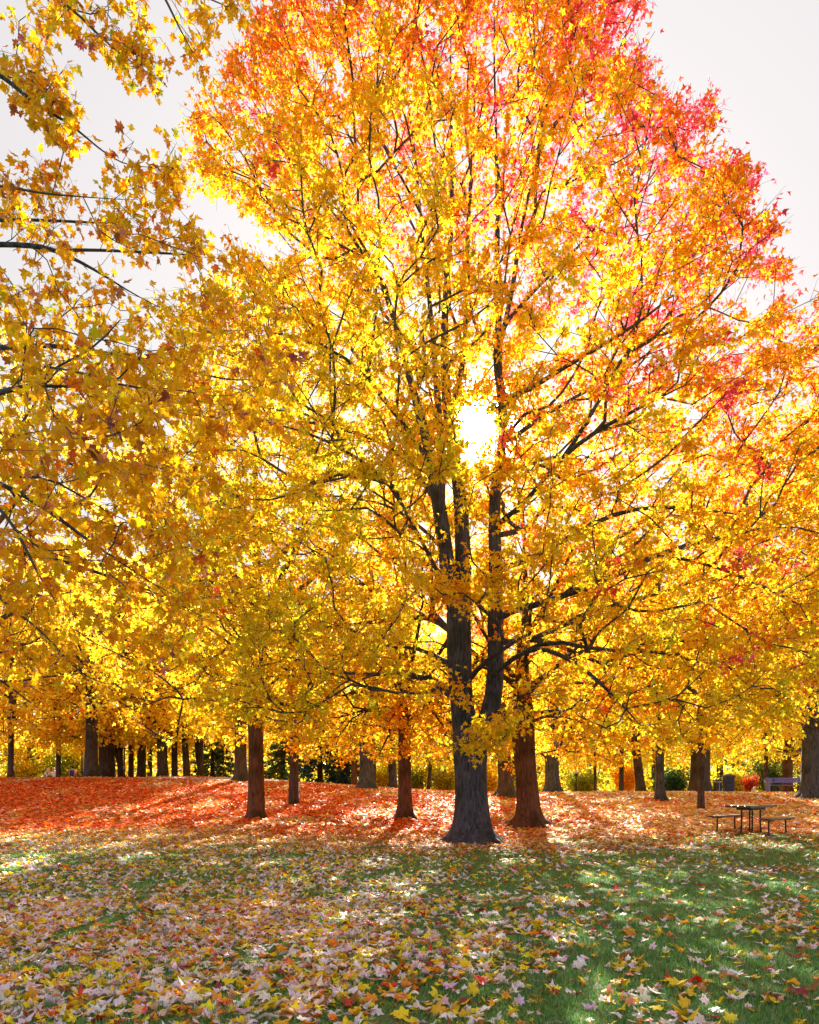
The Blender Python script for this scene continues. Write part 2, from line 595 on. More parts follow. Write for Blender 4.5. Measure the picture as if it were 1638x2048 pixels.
def trunk_rings(pts, rr, n, flare, roots, rng, base_z, flare_h=0.4, lump=0.05):
    """a tapering trunk with buttress roots; pts from below ground up"""
    pts = np.asarray(pts, float); rr = np.asarray(rr, float)
    cum = np.r_[0, np.cumsum(np.linalg.norm(np.diff(pts, axis=0), axis=1))]
    # denser rings near the base
    t = np.unique(np.r_[np.linspace(0, min(1.2, cum[-1]), 12), np.linspace(min(1.2, cum[-1]), cum[-1], max(3, int((cum[-1]) / 0.35)))])
    q = np.stack([np.interp(t, cum, pts[:, k]) for k in range(3)], 1); r = np.interp(t, cum, rr)
    a = np.arange(n) * 2 * math.pi / n
    ph = rng.uniform(0, 6.28, 4)
    ra = np.sort(rng.uniform(0, 2 * math.pi / roots, roots) * 0.5 + np.arange(roots) * 2 * math.pi / roots) + ph[0]
    rs = rng.uniform(0.6, 1.25, roots)
    V = []
    for k in range(len(q)):
        h = max(0.0, q[k, 2] - base_z)
        f = math.exp(-h / flare_h)
        lobes = np.zeros(n)
        for x, s in zip(ra, rs):
            dd = np.abs((a - x + math.pi) % (2 * math.pi) - math.pi)
            lobes = np.maximum(lobes, s * np.exp(-(dd / 0.33) ** 2))
        R = r[k] * (1 + flare * f * (0.35 + 1.1 * lobes) + flare * 1.3 * math.exp(-h / (flare_h * .25)) * lobes * 0.8)
        R = R * (1 + lump * np.sin(3 * a + ph[1] + h * 1.1) + lump * .6 * np.sin(5 * a + ph[2] - h * 1.7) + lump * .4 * np.sin(9 * a + ph[3] + h * 2.3))
        V.append(np.stack([q[k, 0] + R * np.cos(a), q[k, 1] + R * np.sin(a), np.full(n, q[k, 2])], 1))
    V = np.concatenate(V)
    i = np.arange(n); j = (i + 1) % n
    Q = np.concatenate([np.stack([k * n + i, k * n + j, k * n + n + j, k * n + n + i], 1) for k in range(len(q) - 1)])
    return V, Q


def join(parts):
    V, T, o = [], [], 0
    for v, t in parts:
        if len(v) == 0: continue
        V.append(v); T.append(np.asarray(t) + o); o += len(v)
    return np.concatenate(V), np.concatenate(T)


#@@GROUND
# ---------------------------------------------------------------- ground
def ground_zone_cols(x, y):
    """0 grass .. 1 leaf litter, and bare earth"""
    p = np.stack([x, y, x * 0], 1)
    nz = noise3(p, 5.0, 3) * 0.5 + noise3(p, 1.6, 5) * 0.35
    edge = np.interp(x, [-25, -14, -6, 0, 4, 9, 14, 25], [20.5, 21.5, 20.2, 18.2, 18.6, 20.4, 20.6, 21.5])
    lit = sstep(-2.2, 1.8, y - edge + nz * 2.6)
    # greener band along the right of the crest and a sunny grass strip by the picnic table
    g1 = np.exp(-((y - 33.0) / 3.0) ** 2) * sstep(-5, 3, x)
    g2 = np.exp(-((y - (24.8 + .05 * x)) / 1.1) ** 2) * sstep(8, 12, x)
    lit = lit * (1 - 0.55 * g1 - 0.75 * g2)
    lit = np.where(y > 60, 0.6, lit)
    dirt = np.exp(-(((x - 2.6) / 4.4) ** 2 + ((y - 16.9) / 1.3) ** 2)) + 0.8 * np.exp(-(((x - 5.6) / 1.6) ** 2 + ((y - 12.8) / .7) ** 2))
    dirt = np.clip(dirt * (0.9 + nz), 0, 1)
    return lit, dirt


xs = np.r_[np.linspace(-400, -40, 10)[:-1], np.linspace(-40, -16, 25)[:-1], np.linspace(-16, 18, 137)[:-1], np.linspace(18, 42, 25)[:-1], np.linspace(42, 400, 10)]
ys = np.r_[np.linspace(-60, 0, 13)[:-1], np.linspace(0, 44, 221)[:-1], np.linspace(44, 90, 47)[:-1], np.linspace(90, 900, 14)]
GX, GY = np.meshgrid(xs, ys)
gx, gy = GX.ravel(), GY.ravel()
gz = H(gx, gy)
lit, dirt = ground_zone_cols(gx, gy)
nx = len(xs); ny = len(ys)
ii, jj = np.meshgrid(np.arange(nx - 1), np.arange(ny - 1))
a0 = (jj * nx + ii).ravel()
GQ = np.stack([a0, a0 + 1, a0 + nx + 1, a0 + nx], 1)

mg, n, l = new_mat('park_ground')
out = n.new('ShaderNodeOutputMaterial'); b = n.new('ShaderNodeBsdfPrincipled')
at = n.new('ShaderNodeAttribute'); at.attribute_name = 'Col'
sep = n.new('ShaderNodeSeparateColor'); l.new(at.outputs['Color'], sep.inputs['Color'])
tcx = n.new('ShaderNodeTexCoord')
vo = n.new('ShaderNodeTexVoronoi'); vo.inputs['Scale'].default_value = 11.0
l.new(tcx.outputs['Object'], vo.inputs['Vector'])
hs = n.new('ShaderNodeSeparateColor'); l.new(vo.outputs['Color'], hs.inputs['Color'])
lr = n.new('ShaderNodeValToRGB'); lr.color_ramp.interpolation = 'CONSTANT'
els = lr.color_ramp.elements
els[0].position = 0; els[0].color = (0.42, 0.075, 0.02, 1)
els[1].position = 0.25; els[1].color = (0.62, 0.14, 0.03, 1)
for p_, c_ in ((0.45, (0.30, 0.06, 0.025)), (0.6, (0.55, 0.20, 0.10)), (0.75, (0.20, 0.06, 0.03)), (0.88, (0.66, 0.26, 0.05))):
    e = els.new(p_); e.color = (*c_, 1)
l.new(hs.outputs[0], lr.inputs['Fac'])
n1 = n.new('ShaderNodeTexNoise'); n1.inputs['Scale'].default_value = 60; n1.inputs['Detail'].default_value = 5
l.new(tcx.outputs['Object'], n1.inputs['Vector'])
n2 = n.new('ShaderNodeTexNoise'); n2.inputs['Scale'].default_value = 1.3; n2.inputs['Detail'].default_value = 5
l.new(tcx.outputs['Object'], n2.inputs['Vector'])
gr = n.new('ShaderNodeValToRGB')
gr.color_ramp.elements[0].position = 0.3; gr.color_ramp.elements[0].color = (0.06, 0.11, 0.03, 1)
gr.color_ramp.elements[1].position = 0.72; gr.color_ramp.elements[1].color = (0.14, 0.26, 0.055, 1)
l.new(n1.outputs['Fac'], gr.inputs['Fac'])
gm = n.new('ShaderNodeMixRGB'); gm.inputs['Color2'].default_value = (0.12, 0.085, 0.06, 1)
gf = n.new('ShaderNodeMapRange'); gf.inputs['From Min'].default_value = 0.5; gf.inputs['From Max'].default_value = 0.68; gf.inputs['To Max'].default_value = 0.75
l.new(n2.outputs['Fac'], gf.inputs['Value']); l.new(gf.outputs['Result'], gm.inputs['Fac'])
l.new(gr.outputs['Color'], gm.inputs['Color1'])
dm = n.new('ShaderNodeMixRGB'); dm.inputs['Color2'].default_value = (0.105, 0.07, 0.062, 1)
l.new(sep.outputs[1], dm.inputs['Fac']); l.new(gm.outputs['Color'], dm.inputs['Color1'])
lm = n.new('ShaderNodeMixRGB')
# litter threshold per leaf cell
th = n.new('ShaderNodeMath'); th.operation = 'LESS_THAN'
l.new(hs.outputs[2], th.inputs[0]); l.new(sep.outputs[0], th.inputs[1])
l.new(th.outputs[0], lm.inputs['Fac'])
pm = n.new('ShaderNodeMixRGB'); pr = n.new('ShaderNodeValToRGB'); pr.color_ramp.interpolation = 'CONSTANT'
pe = pr.color_ramp.elements
pe[0].color = (.70, .46, .10, 1); pe[1].position = .25; pe[1].color = (.55, .30, .24, 1)
for p_, c_ in ((0.5, (0.80, 0.52, 0.08)), (0.68, (0.36, 0.20, 0.09)), (0.82, (0.62, 0.45, 0.40))):
    e = pe.new(p_); e.color = (*c_, 1)
l.new(hs.outputs[0], pr.inputs['Fac'])
pt_ = n.new('ShaderNodeMath'); pt_.operation = 'LESS_THAN'; l.new(hs.outputs[1], pt_.inputs[0]); l.new(sep.outputs[2], pt_.inputs[1])
l.new(pt_.outputs[0], pm.inputs['Fac']); l.new(lr.outputs['Color'], pm.inputs['Color1']); l.new(pr.outputs['Color'], pm.inputs['Color2'])
l.new(dm.outputs['Color'], lm.inputs['Color1']); l.new(pm.outputs['Color'], lm.inputs['Color2'])
l.new(lm.outputs['Color'], b.inputs['Base Color'])
b.inputs['Roughness'].default_value = 0.9; b.inputs['Specular IOR Level'].default_value = 0.15
bp = n.new('ShaderNodeBump'); bp.inputs['Strength'].default_value = 0.7; bp.inputs['Distance'].default_value = 0.03
ad = n.new('ShaderNodeMath'); ad.operation = 'ADD'
l.new(n1.outputs['Fac'], ad.inputs[0]); l.new(vo.outputs['Distance'], ad.inputs[1])
l.new(ad.outputs[0], bp.inputs['Height']); l.new(bp.outputs['Normal'], b.inputs['Normal'])
l.new(b.outputs[0], out.inputs['Surface'])
pale = np.clip(sstep(-2, 7, gx) * .95 + .25 * noise3(np.stack([gx, gy, gx * 0], 1), 4, 77), 0, 1)
gme = make_mesh('ground', np.stack([gx, gy, gz], 1), GQ, col=np.stack([lit, dirt, pale], 1), smooth=True, mats=[mg])
tag(link('ground', gme), kind='structure')

# footpath along the crest of the slope
M_PATH = simple_mat('path_asphalt', (0.34, 0.30, 0.34), 0.9, scale=40, bump=0.4)
pv = []; px_ = np.linspace(-45, -4.5, 90)
yc = np.interp(px_, [-45, -25, -16, -12, -8, -4], [42, 40.2, 39.2, 37.9, 37.6, 39.6])
for k in range(7):
    yy = yc - 1.0 + k * 2.0 / 6
    pv.append(np.stack([px_, yy, H(px_, yy) + 0.012], 1))
pv = np.concatenate(pv); m_ = len(px_)
ii, jj = np.meshgrid(np.arange(m_ - 1), np.arange(6)); a0 = (jj * m_ + ii).ravel()
tag(link('path', make_mesh('path', pv, np.stack([a0, a0 + 1, a0 + m_ + 1, a0 + m_], 1), smooth=True, mats=[M_PATH])), kind='structure')

# ---------------------------------------------------------------- grass blades
rng = np.random.default_rng(11)
NG = 300000
gyv = 4.3 * (21.5 / 4.3) ** rng.uniform(0, 1, NG) ** 0.95
gxv = rng.uniform(-1, 1, NG) * (gyv * 0.575 + 0.5)
lt, dt = ground_zone_cols(gxv, gyv)
pp = np.stack([gxv, gyv, gxv * 0], 1)
tuft = noise3(pp, 0.9, 21)
keep = (rng.uniform(size=NG) < (1 - 0.85 * dt) * (1 - 0.9 * lt)) & (tuft + rng.normal(size=NG) * .5 > -0.75)
gxv, gyv, tuft = gxv[keep], gyv[keep], tuft[keep]
NG = len(gxv)
gb = np.stack([gxv, gyv, H(gxv, gyv) - 0.003], 1)
ga = rng.uniform(0, 6.283, NG)
gh = rng.uniform(0.022, 0.055, NG) * (1 + 0.3 * tuft)
gw = rng.uniform(0.002, 0.0042, NG) * (1 + gyv / 14)
side = np.stack([np.cos(ga), np.sin(ga), ga * 0], 1)
lean = np.stack([-np.sin(ga), np.cos(ga), ga * 0], 1) * rng.normal(size=(NG, 1)) * 0.6
GV = np.empty((NG, 3, 3))
GV[:, 0] = gb - side * gw[:, None]; GV[:, 1] = gb + side * gw[:, None]
GV[:, 2] = gb + (lean + [0, 0, 1]) * gh[:, None]
gc = pick(rng, NG, [(0.12, 0.30, 0.055), (0.19, 0.38, 0.06), (0.08, 0.26, 0.08), (0.36, 0.32, 0.14)], [4, 3, 3, 1.2])
gc = jitter(gc, rng, 0.2)
tag(link('grass', make_mesh('grass', GV.reshape(-1, 3), np.arange(NG * 3).reshape(-1, 3), col=np.repeat(gc, 3, 0), mats=[M_GRASS])), kind='stuff')

# ---------------------------------------------------------------- fallen leaves
def fallen(n, y0, y1, seed, dens, size, power=1.0, wide=0.60):
    r = np.random.default_rng(seed)
    y = y0 + (y1 - y0) * r.uniform(0, 1, n) ** power
    x = r.uniform(-1, 1, n) * (y * wide + 0.8)
    k = r.uniform(size=n) * 1.0 < dens(x, y) * (y / y1) ** (2 - 1 / power if power > 1 else 1)
    x, y = x[k], y[k]; m = len(x)
    an = r.uniform(0, 6.283, m)
    tilt = r.normal(size=(m, 3)) * ([0.5, 0.5, 0] if y0 < 15 else [0.3, 0.3, 0])
    ax = np.stack([np.cos(an), np.sin(an), r.normal(size=m) * 0.16], 1)
    nr = np.array([0, 0, 1.0]) + tilt
    s = size * r.uniform(0.5, 1.4, m)
    pos = np.stack([x, y, H(x, y) + r.uniform(0.008, 0.035, m)], 1) - ax * (s * .4)[:, None]
    return x, y, pos, ax, nr, s, r


LILAC = np.array([0.92, 0.76, 0.90]); PALE = np.array([0.95, 0.83, 0.83]); PEACH = np.array([0.74, 0.36, 0.20])  # lilac: pale leaf undersides with the sky's reflection put into the colour
MAROON = np.array([0.33, 0.05, 0.05])
FCOLS = [LILAC, PALE, YEL * [1, 1.15, 1], GOLD, ORA, RED, PEACH, BRN, MAROON]
FNAMES = ['pale lilac', 'creamy pink', 'bright yellow', 'golden yellow', 'orange', 'scarlet', 'peach coloured', 'brown', 'maroon']
FW = [28, 17, 25, 8, 7, 3, 5, 3.5, 3.5]


def d_front(x, y):
    p = np.stack([x, y, x * 0], 1)
    pxx = 819 + x / y * F
    side = np.interp(pxx, [0, 500, 800, 1000, 1300, 1638], [1.05, 1.0, 0.66, 0.32, 0.17, 0.18])
    side = np.where(y > 12, side * 0.75 + 0.08, side)
    far = np.interp(y, [4, 8, 12, 15, 17, 20, 22], [1, 1, 0.9, 0.8, 1.2, 1.4, 1.4])
    return np.clip(side * far * (1 + 0.65 * noise3(p, 2.4, 31) + .35 * noise3(p, .8, 32)), 0.03, 1.2)


# nearest band: full leaf shape
xx, yy, pos, ax, nr, sz, r = fallen(24000, 4.3, 9.5, 41, d_front, 0.092, 1.0)
ci = r.choice(len(FCOLS), len(xx), p=np.array(FW) / sum(FW))
fx, fy = project(pos)
vis = (fy < 2044) & (fx > 6) & (fx < 1632)
order = np.argsort(np.where(vis, yy, 99) / sz)
single = order[:300]; rest = np.setdiff1d(np.arange(len(xx)), single)
ltV, ltT = leaf_template('A')
leaf_meshes = []
for k, cu in enumerate((-3.2, -1.8, 0.8, 1.7, 2.8, 4.0)):
    V, T = leaf_template('A', cu)
    V = V.copy()
    V[:, 2] += 0.07 * np.sin(V[:, 0] * 7 + k) * (V[:, 1] - 0.3)
    stalk = np.array([(-0.012, 0.02, 0), (0.012, 0.02, 0), (0.05 * (k - 2.5), -0.55, 0.06)])
    T2 = np.concatenate([T, [[len(V), len(V) + 1, len(V) + 2]]]); V = np.concatenate([V, stalk])
    leaf_meshes.append((V, T2))


def leaf_mesh_set(mat, nm):
    rq_ = np.random.default_rng(3)
    return [make_mesh(nm, V, T, col=mottle(np.ones((len(V), 3)), rq_, .14), mats=[mat]) for V, T in leaf_meshes]


from mathutils import Matrix


def place_leaf(name, me, pos, ax, nr, s, color, parent=None):
    ax = ax / np.linalg.norm(ax); x = np.cross(ax, nr); x /= np.linalg.norm(x); z = np.cross(x, ax)
    o = bpy.data.objects.new(name, me)
    COL.objects.link(o)
    M = Matrix(((x[0] * s, ax[0] * s, z[0] * s, pos[0]), (x[1] * s, ax[1] * s, z[1] * s, pos[1]), (x[2] * s, ax[2] * s, z[2] * s, pos[2]), (0, 0, 0, 1)))
    if parent is not None:
        o.parent = parent
        M = Matrix.Translation(-parent.location) @ M
    o.matrix_basis = M
    o.color = (*[float(c) for c in color], 1)
    return o


FM = leaf_mesh_set(M_FALLEN, 'fallen_leaf')
fcol = jitter(np.array(FCOLS)[ci], r, 0.10)
for i in single:
    p_ = pos[i].copy(); p_[2] += 0.008
    mi = int(r.integers(6))
    o = place_leaf('fallen_leaf', FM[mi], p_, ax[i], nr[i], sz[i], fcol[i])
    big_ = 'large' if sz[i] > .105 else 'small' if sz[i] < .082 else 'medium'
    crl = ('arched', 'arched', 'flat', 'slightly cupped', 'curled', 'tightly curled')[mi]
    u_ = fx[i]
    where = 'at the lower left lawn corner' if u_ < 270 else 'left of the lawn middle' if u_ < 620 else 'below the big trunk' if u_ < 1000 else 'on the greener right lawn' if u_ < 1340 else 'at the lower right lawn corner'
    tag(o, f'{big_} {crl} {FNAMES[ci[i]]} maple leaf lying {where}', 'leaf', f'{FNAMES[ci[i]]} fallen leaves {where}')
parts = []; cols = []
V, T, k = leaves(pos[rest], ax[rest], nr[rest], sz[rest], 'A', r, flat=True)
parts.append((V, T)); cols.append(mottle(np.repeat(fcol[rest], k, 0), r))
# middle band
xx, yy, pos, ax, nr, sz, r = fallen(60000, 9.5, 21.0, 42, d_front, 0.096, 1.0)
far_f = sstep(13, 20, yy)
c = jitter(pick(r, len(xx), FCOLS, FW), r, 0.12)
warm = jitter(pick(r, len(xx), [ORA * .9, PEACH, BRN * 1.4, PALE * .9, GOLD], [2.5, 4, 2, 2, 4.5]), r, 0.15)
c = np.where((r.uniform(size=len(xx)) < far_f)[:, None], warm, c)
V, T, k = leaves(pos, ax, nr, sz, 'B', r, flat=True)
parts.append((V, T)); cols.append(np.repeat(c, k, 0))
# the leaf-covered slope


def d_slope(x, y):
    l_, d_ = ground_zone_cols(x, y)
    yc_ = np.interp(x, [-45, -25, -16, -12, -8, -4], [42, 40.2, 39.2, 37.9, 37.6, 39.6])
    on_path = (np.abs(y - yc_) < 1.05) & (x < -4.6)
    return np.where(on_path, 0.12, np.clip(l_ + 0.15, 0, 1))


xx, yy, pos, ax, nr, sz, r = fallen(110000, 19.5, 39.5, 43, d_slope, 0.14, 1.0)
pxx = 819 + xx / yy * F
p3 = np.stack([xx, yy, xx * 0], 1)
red_f = np.clip(np.interp(pxx, [0, 300, 950, 1150, 1638], [0.97, 0.98, 0.62, 0.18, 0.03]) + 0.55 * noise3(p3 * [1, .45, 1], 3.2, 55) - sstep(30, 38, yy) * 0.25, 0, 1)
redset = jitter(pick(r, len(xx), [(0.86, 0.15, 0.015), (0.80, 0.085, 0.012), (0.90, 0.26, 0.02), (0.42, 0.07, 0.02), (0.84, 0.36, 0.14)], [5, 4, 3.5, 1.3, 1.6]), r, 0.16)
mixset = jitter(pick(r, len(xx), [(.86,.52,.22), (0.78, 0.48, 0.40), ORA, (.90, .62, .08), (.62, .40, .20), PALE * .9, BRN * 1.3], [3, 2.5, 1.3, 4.5, 2.5, 2.4, 1.2]), r, 0.16)
c = np.where((r.uniform(size=len(xx)) < red_f)[:, None], redset, mixset)
V, T, k = leaves(pos, ax, nr, sz, 'C', r, flat=True)
parts.append((V, T)); cols.append(np.repeat(c, k, 0))
V, T = join(parts)
tag(link('fallen_leaves', make_mesh('fallen_leaves', V, T, col=np.concatenate(cols), mats=[M_FALLEN])), kind='stuff')
del V, T, parts, cols

#@@MAINTREE
# ---------------------------------------------------------------- the big twin-stemmed maple
rng = np.random.default_rng(5)
MY = 18.5
PX2M = MY / F


def LB(pts):
    """limb given as (px, row, depth offset, radius in px)"""
    return [P(a, b_, MY + c_) for (a, b_, c_, d_) in pts], [d_ * PX2M * (1.0 if max(q[3] for q in pts) > 9.5 else 0.78) for (a, b_, c_, d_) in pts]


sk = Skel(90000)
sk.limb(*LB([(944, 1700, 0, 30), (942, 1600, 0, 31), (940, 1540, 0, 31), (936, 1480, 0, 27), (924, 1425, 0, 24), (921, 1390, 0, 23), (918, 1300, 0, 25), (917, 1225, 0, 24)]), root=True)
sk.limb(*LB([(956, 1490, 0, 20), (975, 1445, .05, 20), (990, 1395, .05, 18.5), (992, 1340, .1, 17), (990, 1250, .15, 16), (992, 1150, .2, 14), (988, 1050, .2, 12.5), (990, 960, .3, 11), (1008, 880, .4, 9.5), (1006, 800, .5, 9), (990, 715, .6, 9), (1000, 650, .6, 7.5), (992, 560, .8, 6), (996, 440, .8, 5), (993, 300, 1, 4), (988, 120, 1, 3), (990, -80, 1, 2)]))
sk.limb(*LB([(916, 1235, 0, 19), (896, 1150, -.1, 15.5), (886, 1060, -.2, 14.5), (874, 985, -.3, 13.5), (858, 900, -.4, 10), (836, 815, -.5, 8), (815, 740, -.7, 6.5), (790, 640, -.9, 5), (755, 540, -1.1, 4), (690, 430, -1.3, 3), (640, 320, -1.4, 2)]))
sk.limb(*LB([(927, 1235, 0, 19), (927, 1130, .1, 17), (922, 1010, .2, 14.5), (913, 930, .3, 12), (897, 850, .4, 11), (892, 775, .5, 10), (888, 700, .6, 8.5), (890, 600, .8, 7), (902, 480, .9, 5), (905, 330, 1, 4), (900, 150, 1.1, 3), (905, -50, 1.2, 2)]))
sk.limb(*LB([(880, 1000, -.2, 11), (884, 900, 0, 8.5), (876, 810, .2, 7), (868, 700, .3, 5.5), (858, 590, .4, 4.5), (842, 450, .5, 3.5), (830, 300, .6, 2.5), (800, 100, .7, 2)]))
sk.limb(*LB([(897, 850, .4, 8), (918, 770, .8, 7.5), (932, 690, 1, 7), (930, 560, 1.2, 5), (938, 400, 1.4, 4), (950, 200, 1.5, 3), (955, 0, 1.6, 2)]))
sk.limb(*LB([(990, 730, .5, 7), (1012, 640, 0, 6.5), (1030, 560, -.3, 6), (1036, 480, -.5, 4.5), (1062, 370, -.8, 3.5), (1085, 250, -1, 3), (1115, 110, -1.2, 2)]))
sk.limb(*LB([(1000, 660, .5, 6), (1050, 600, .9, 5), (1110, 540, 1.4, 4), (1190, 460, 1.8, 3), (1260, 360, 2.1, 2.5), (1310, 240, 2.3, 1.5)]))
sk.limb(*LB([(1002, 800, .5, 7), (1060, 780, -.8, 6.5), (1110, 745, -1.8, 5.5), (1190, 700, -2.6, 4.5), (1290, 640, -3.2, 3.5), (1380, 560, -3.6, 2.5)]))
sk.limb(*LB([(1008, 890, .4, 7), (1060, 850, 1.2, 6.5), (1140, 800, 2.2, 5), (1250, 740, 3, 4), (1360, 660, 3.6, 3), (1450, 560, 4, 2)]))
sk.limb(*LB([(990, 1050, .2, 7), (1050, 1010, -.9, 6), (1100, 940, -1.9, 5.5), (1160, 880, -2.8, 5), (1250, 830, -3.6, 4), (1370, 770, -4.2, 2.5)]))
sk.limb(*LB([(992, 1140, .1, 8), (1060, 1120, -1, 7), (1130, 1080, -2, 6.5), (1210, 1030, -2.8, 5), (1300, 1010, -3.4, 4), (1420, 1020, -4, 3), (1550, 1040, -4.3, 2)]))
sk.limb(*LB([(992, 1230, .1, 9), (1060, 1215, -.5, 8), (1130, 1190, -1, 7.5), (1220, 1160, -1.5, 7), (1300, 1110, -1.9, 6), (1400, 1085, -2.2, 5), (1500, 1060, -2.4, 3.5), (1620, 1040, -2.5, 2)]))
sk.limb(*LB([(1300, 1110, -1.9, 4.5), (1400, 1120, -2.6, 3.5), (1500, 1160, -3.0, 3), (1600, 1210, -3.2, 2)]))
sk.limb(*LB([(990, 1290, .1, 9), (1060, 1275, 1, 8), (1120, 1290, 1.8, 6.5), (1200, 1330, 2.4, 5), (1290, 1340, 3, 4), (1420, 1330, 3.6, 3), (1560, 1350, 4, 2)]))
sk.limb(*LB([(985, 1350, -.1, 7), (1060, 1290, -1.4, 6), (1130, 1310, -2.6, 5), (1210, 1370, -3.6, 4), (1280, 1450, -4.2, 2.5)]))
sk.limb(*LB([(935, 1365, -.1, 7), (953, 1335, -.5, 7), (980, 1310, -.9, 6), (1015, 1300, -1.4, 5), (1045, 1270, -2, 3.5)]))
sk.limb(*LB([(905, 1340, 0, 8), (888, 1315, -.3, 7), (860, 1305, -.7, 5), (805, 1288, -1.2, 3.5), (750, 1300, -1.8, 2)]))
sk.limb(*LB([(898, 1200, -.1, 6), (865, 1120, -.8, 5.5), (820, 1040, -1.6, 5), (780, 960, -2.2, 4.5), (720, 920, -2.8, 4), (640, 870, -3.4, 3), (520, 840, -4, 2)]))
sk.limb(*LB([(878, 1010, -.2, 7), (820, 930, .9, 6), (760, 880, 1.7, 5.5), (690, 860, 2.4, 5), (600, 840, 3, 4), (480, 850, 3.4, 2.5)]))
sk.limb(*LB([(862, 930, -.3, 7), (810, 850, -1.3, 6), (760, 790, -2, 5.5), (710, 720, -2.6, 4.5), (620, 680, -3.2, 3.5), (520, 660, -3.7, 2)]))
sk.limb(*LB([(890, 780, .5, 6), (830, 700, 1.4, 5), (760, 620, 2.2, 4.5), (690, 500, 2.8, 4), (610, 420, 3.2, 3), (500, 340, 3.5, 2)]))
sk.limb(*LB([(912, 1270, .3, 9), (860, 1230, 1.5, 8), (780, 1240, 2.6, 6), (690, 1250, 3.5, 4.5), (580, 1270, 4.2, 3)]))
sk.limb(*LB([(905, 1120, 0, 6), (850, 1060, 1.5, 5), (780, 1010, 2.8, 4), (680, 990, 4, 3), (560, 1000, 5, 2)]))
sk.limb(*LB([(921, 980, .2, 7), (885, 900, 2.2, 4), (850, 740, 4, 3.5), (800, 600, 4.8, 3)]))
sk.limb(*LB([(930, 700, 1, 4), (880, 560, 2.6, 3.5), (800, 400, 3.6, 3), (740, 240, 4.2, 2)]))
sk.limb(*LB([(905, 600, .8, 4), (870, 480, -1.2, 3.5), (790, 330, -2.2, 3), (700, 180, -2.8, 2)]))

SIL = [(640, -700), (560, -200), (540, -60), (560, 0), (480, 30), (500, 80), (425, 110), (455, 165), (355, 180), (400, 225), (340, 240), (395, 290), (330, 292),
       (400, 345), (375, 390), (450, 395), (470, 440), (560, 462), (625, 500), (560, 520), (440, 490), (455, 540), (380, 560), (300, 620), (200, 700), (160, 900), (160, 1380),
       (330, 1440), (520, 1440), (650, 1500), (700, 1540), (860, 1500), (900, 1500), (1000, 1520), (1180, 1475), (1300, 1480), (1480, 1540), (1640, 1560), (1900, 1500), (1950, 800), (1720, 560),
       (1638, 575), (1600, 650), (1560, 590), (1520, 640), (1470, 600), (1440, 590), (1470, 555), (1575, 560), (1590, 520), (1500, 500), (1565, 455), (1530, 425), (1490, 430), (1500, 395),
       (1545, 335), (1485, 300), (1440, 290), (1445, 240), (1420, 185), (1365, 215), (1330, 178), (1285, 150), (1290, 100), (1262, 60), (1328, 0), (1335, -60), (1280, -300), (1150, -700)]
zt = [1.9, 3.0, 5, 8.4, 12.1, 14.6, 17, 20.7, 24.4, 27.5]
wL = [3.5, 6.5, 7.6, 8.2, 7.4, 6.8, 6.9, 5.8, 3.6, 0.4]
wR = [5.0, 7.5, 9.2, 9.8, 9.0, 8.2, 7.4, 5.4, 3.6, 0.4]


def sun_gap(p, r0):
    x_, y_ = project(p)
    dx, dy = x_ - SUN_PX, y_ - SUN_PY
    a_ = np.arctan2(dy, dx)
    lim = r0 * (1 + 0.13 * np.sin(5 * a_ + 1) + 0.10 * np.sin(9 * a_) + 0.08 * np.sin(17 * a_ + 2))
    return np.hypot(dx, dy) < lim


def sample_main(n):
    z = rng.uniform(1.9, 27.3, n); a_ = rng.uniform(0, 6.283, n)
    q = np.maximum(rng.uniform(size=n) ** 0.5, rng.uniform(size=n) ** 0.5 * 0.98)
    w = np.where(np.cos(a_) < 0, np.interp(z, zt, wL), np.interp(z, zt, wR))
    acc = rng.uniform(size=n) < (w / 9.9)
    x = 1.55 + w * q * np.cos(a_); y = MY + np.minimum(w, 7.4) * 0.82 * q * np.sin(a_)
    p = np.stack([x, y, z], 1)[acc]; q = q[acc]
    cx, cy = project(p)
    k = in_poly(cx, cy, SIL)
    k &= noise3(p, 2.6, 61) + 0.35 * rng.normal(size=len(p)) > -0.62
    # lower branches arch over: nothing deep inside low down
    k &= ~((p[:, 2] < 5.5) & (q < 0.42))
    k &= p[:, 2] > 2.35 + 0.5 * rng.uniform(size=len(p)) + 1.3 * (q < .75)
    stems = (cx > 862) & (cx < 1028) & (cy > 930) & (cy < 1500) & (p[:, 1] < MY + .2)
    k &= ~(stems & (rng.uniform(size=len(p)) < 0.90))
    k &= ~sun_gap(p, 42)
    return p[k]


tg = sample_main(22000)[:4300]
# sprays in front of the stems, as in the photograph
for (a_, b_, c_, n_) in ((900, 1180, -2.2, 8), (960, 1160, -2.4, 8), (940, 1190, -2.0, 6), (905, 1385, -2.4, 4), (1000, 1450, -2.5, 5), (1010, 1480, -2.6, 4), (915, 1478, -2.5, 2), (945, 1500, -2.7, 2), (880, 935, -2, 5), (960, 950, -2, 6), (1000, 1110, -2, 4)):
    for _ in range(n_):
        tg = np.concatenate([tg, P(a_ + rng.normal() * 28, b_ + rng.normal() * 10, MY + c_ + rng.normal() * .3)[None]])
for k in range(150):          # boughs round the place where the sun breaks through
    a_ = rng.uniform(0, 6.283); rr_ = rng.uniform(46, 210)
    tg = np.concatenate([tg, P(SUN_PX + rr_ * math.cos(a_), SUN_PY + rr_ * 1.1 * math.sin(a_), MY + rng.uniform(-1, 5.0))[None]])
sk.grow(tg, bf=0.26, step=0.42, down=1.3, rng=rng, wig=0.05)
sk.finish(0.0078, 0.50)
tips = np.array(sk.tips)
P0, P1, tw, pos, ax, nr, sz = twig_leaves(sk.p[tips], sk.d[tips], rng, 5, 10, 0.52, 0.118)
tipz = sk.p[tips]
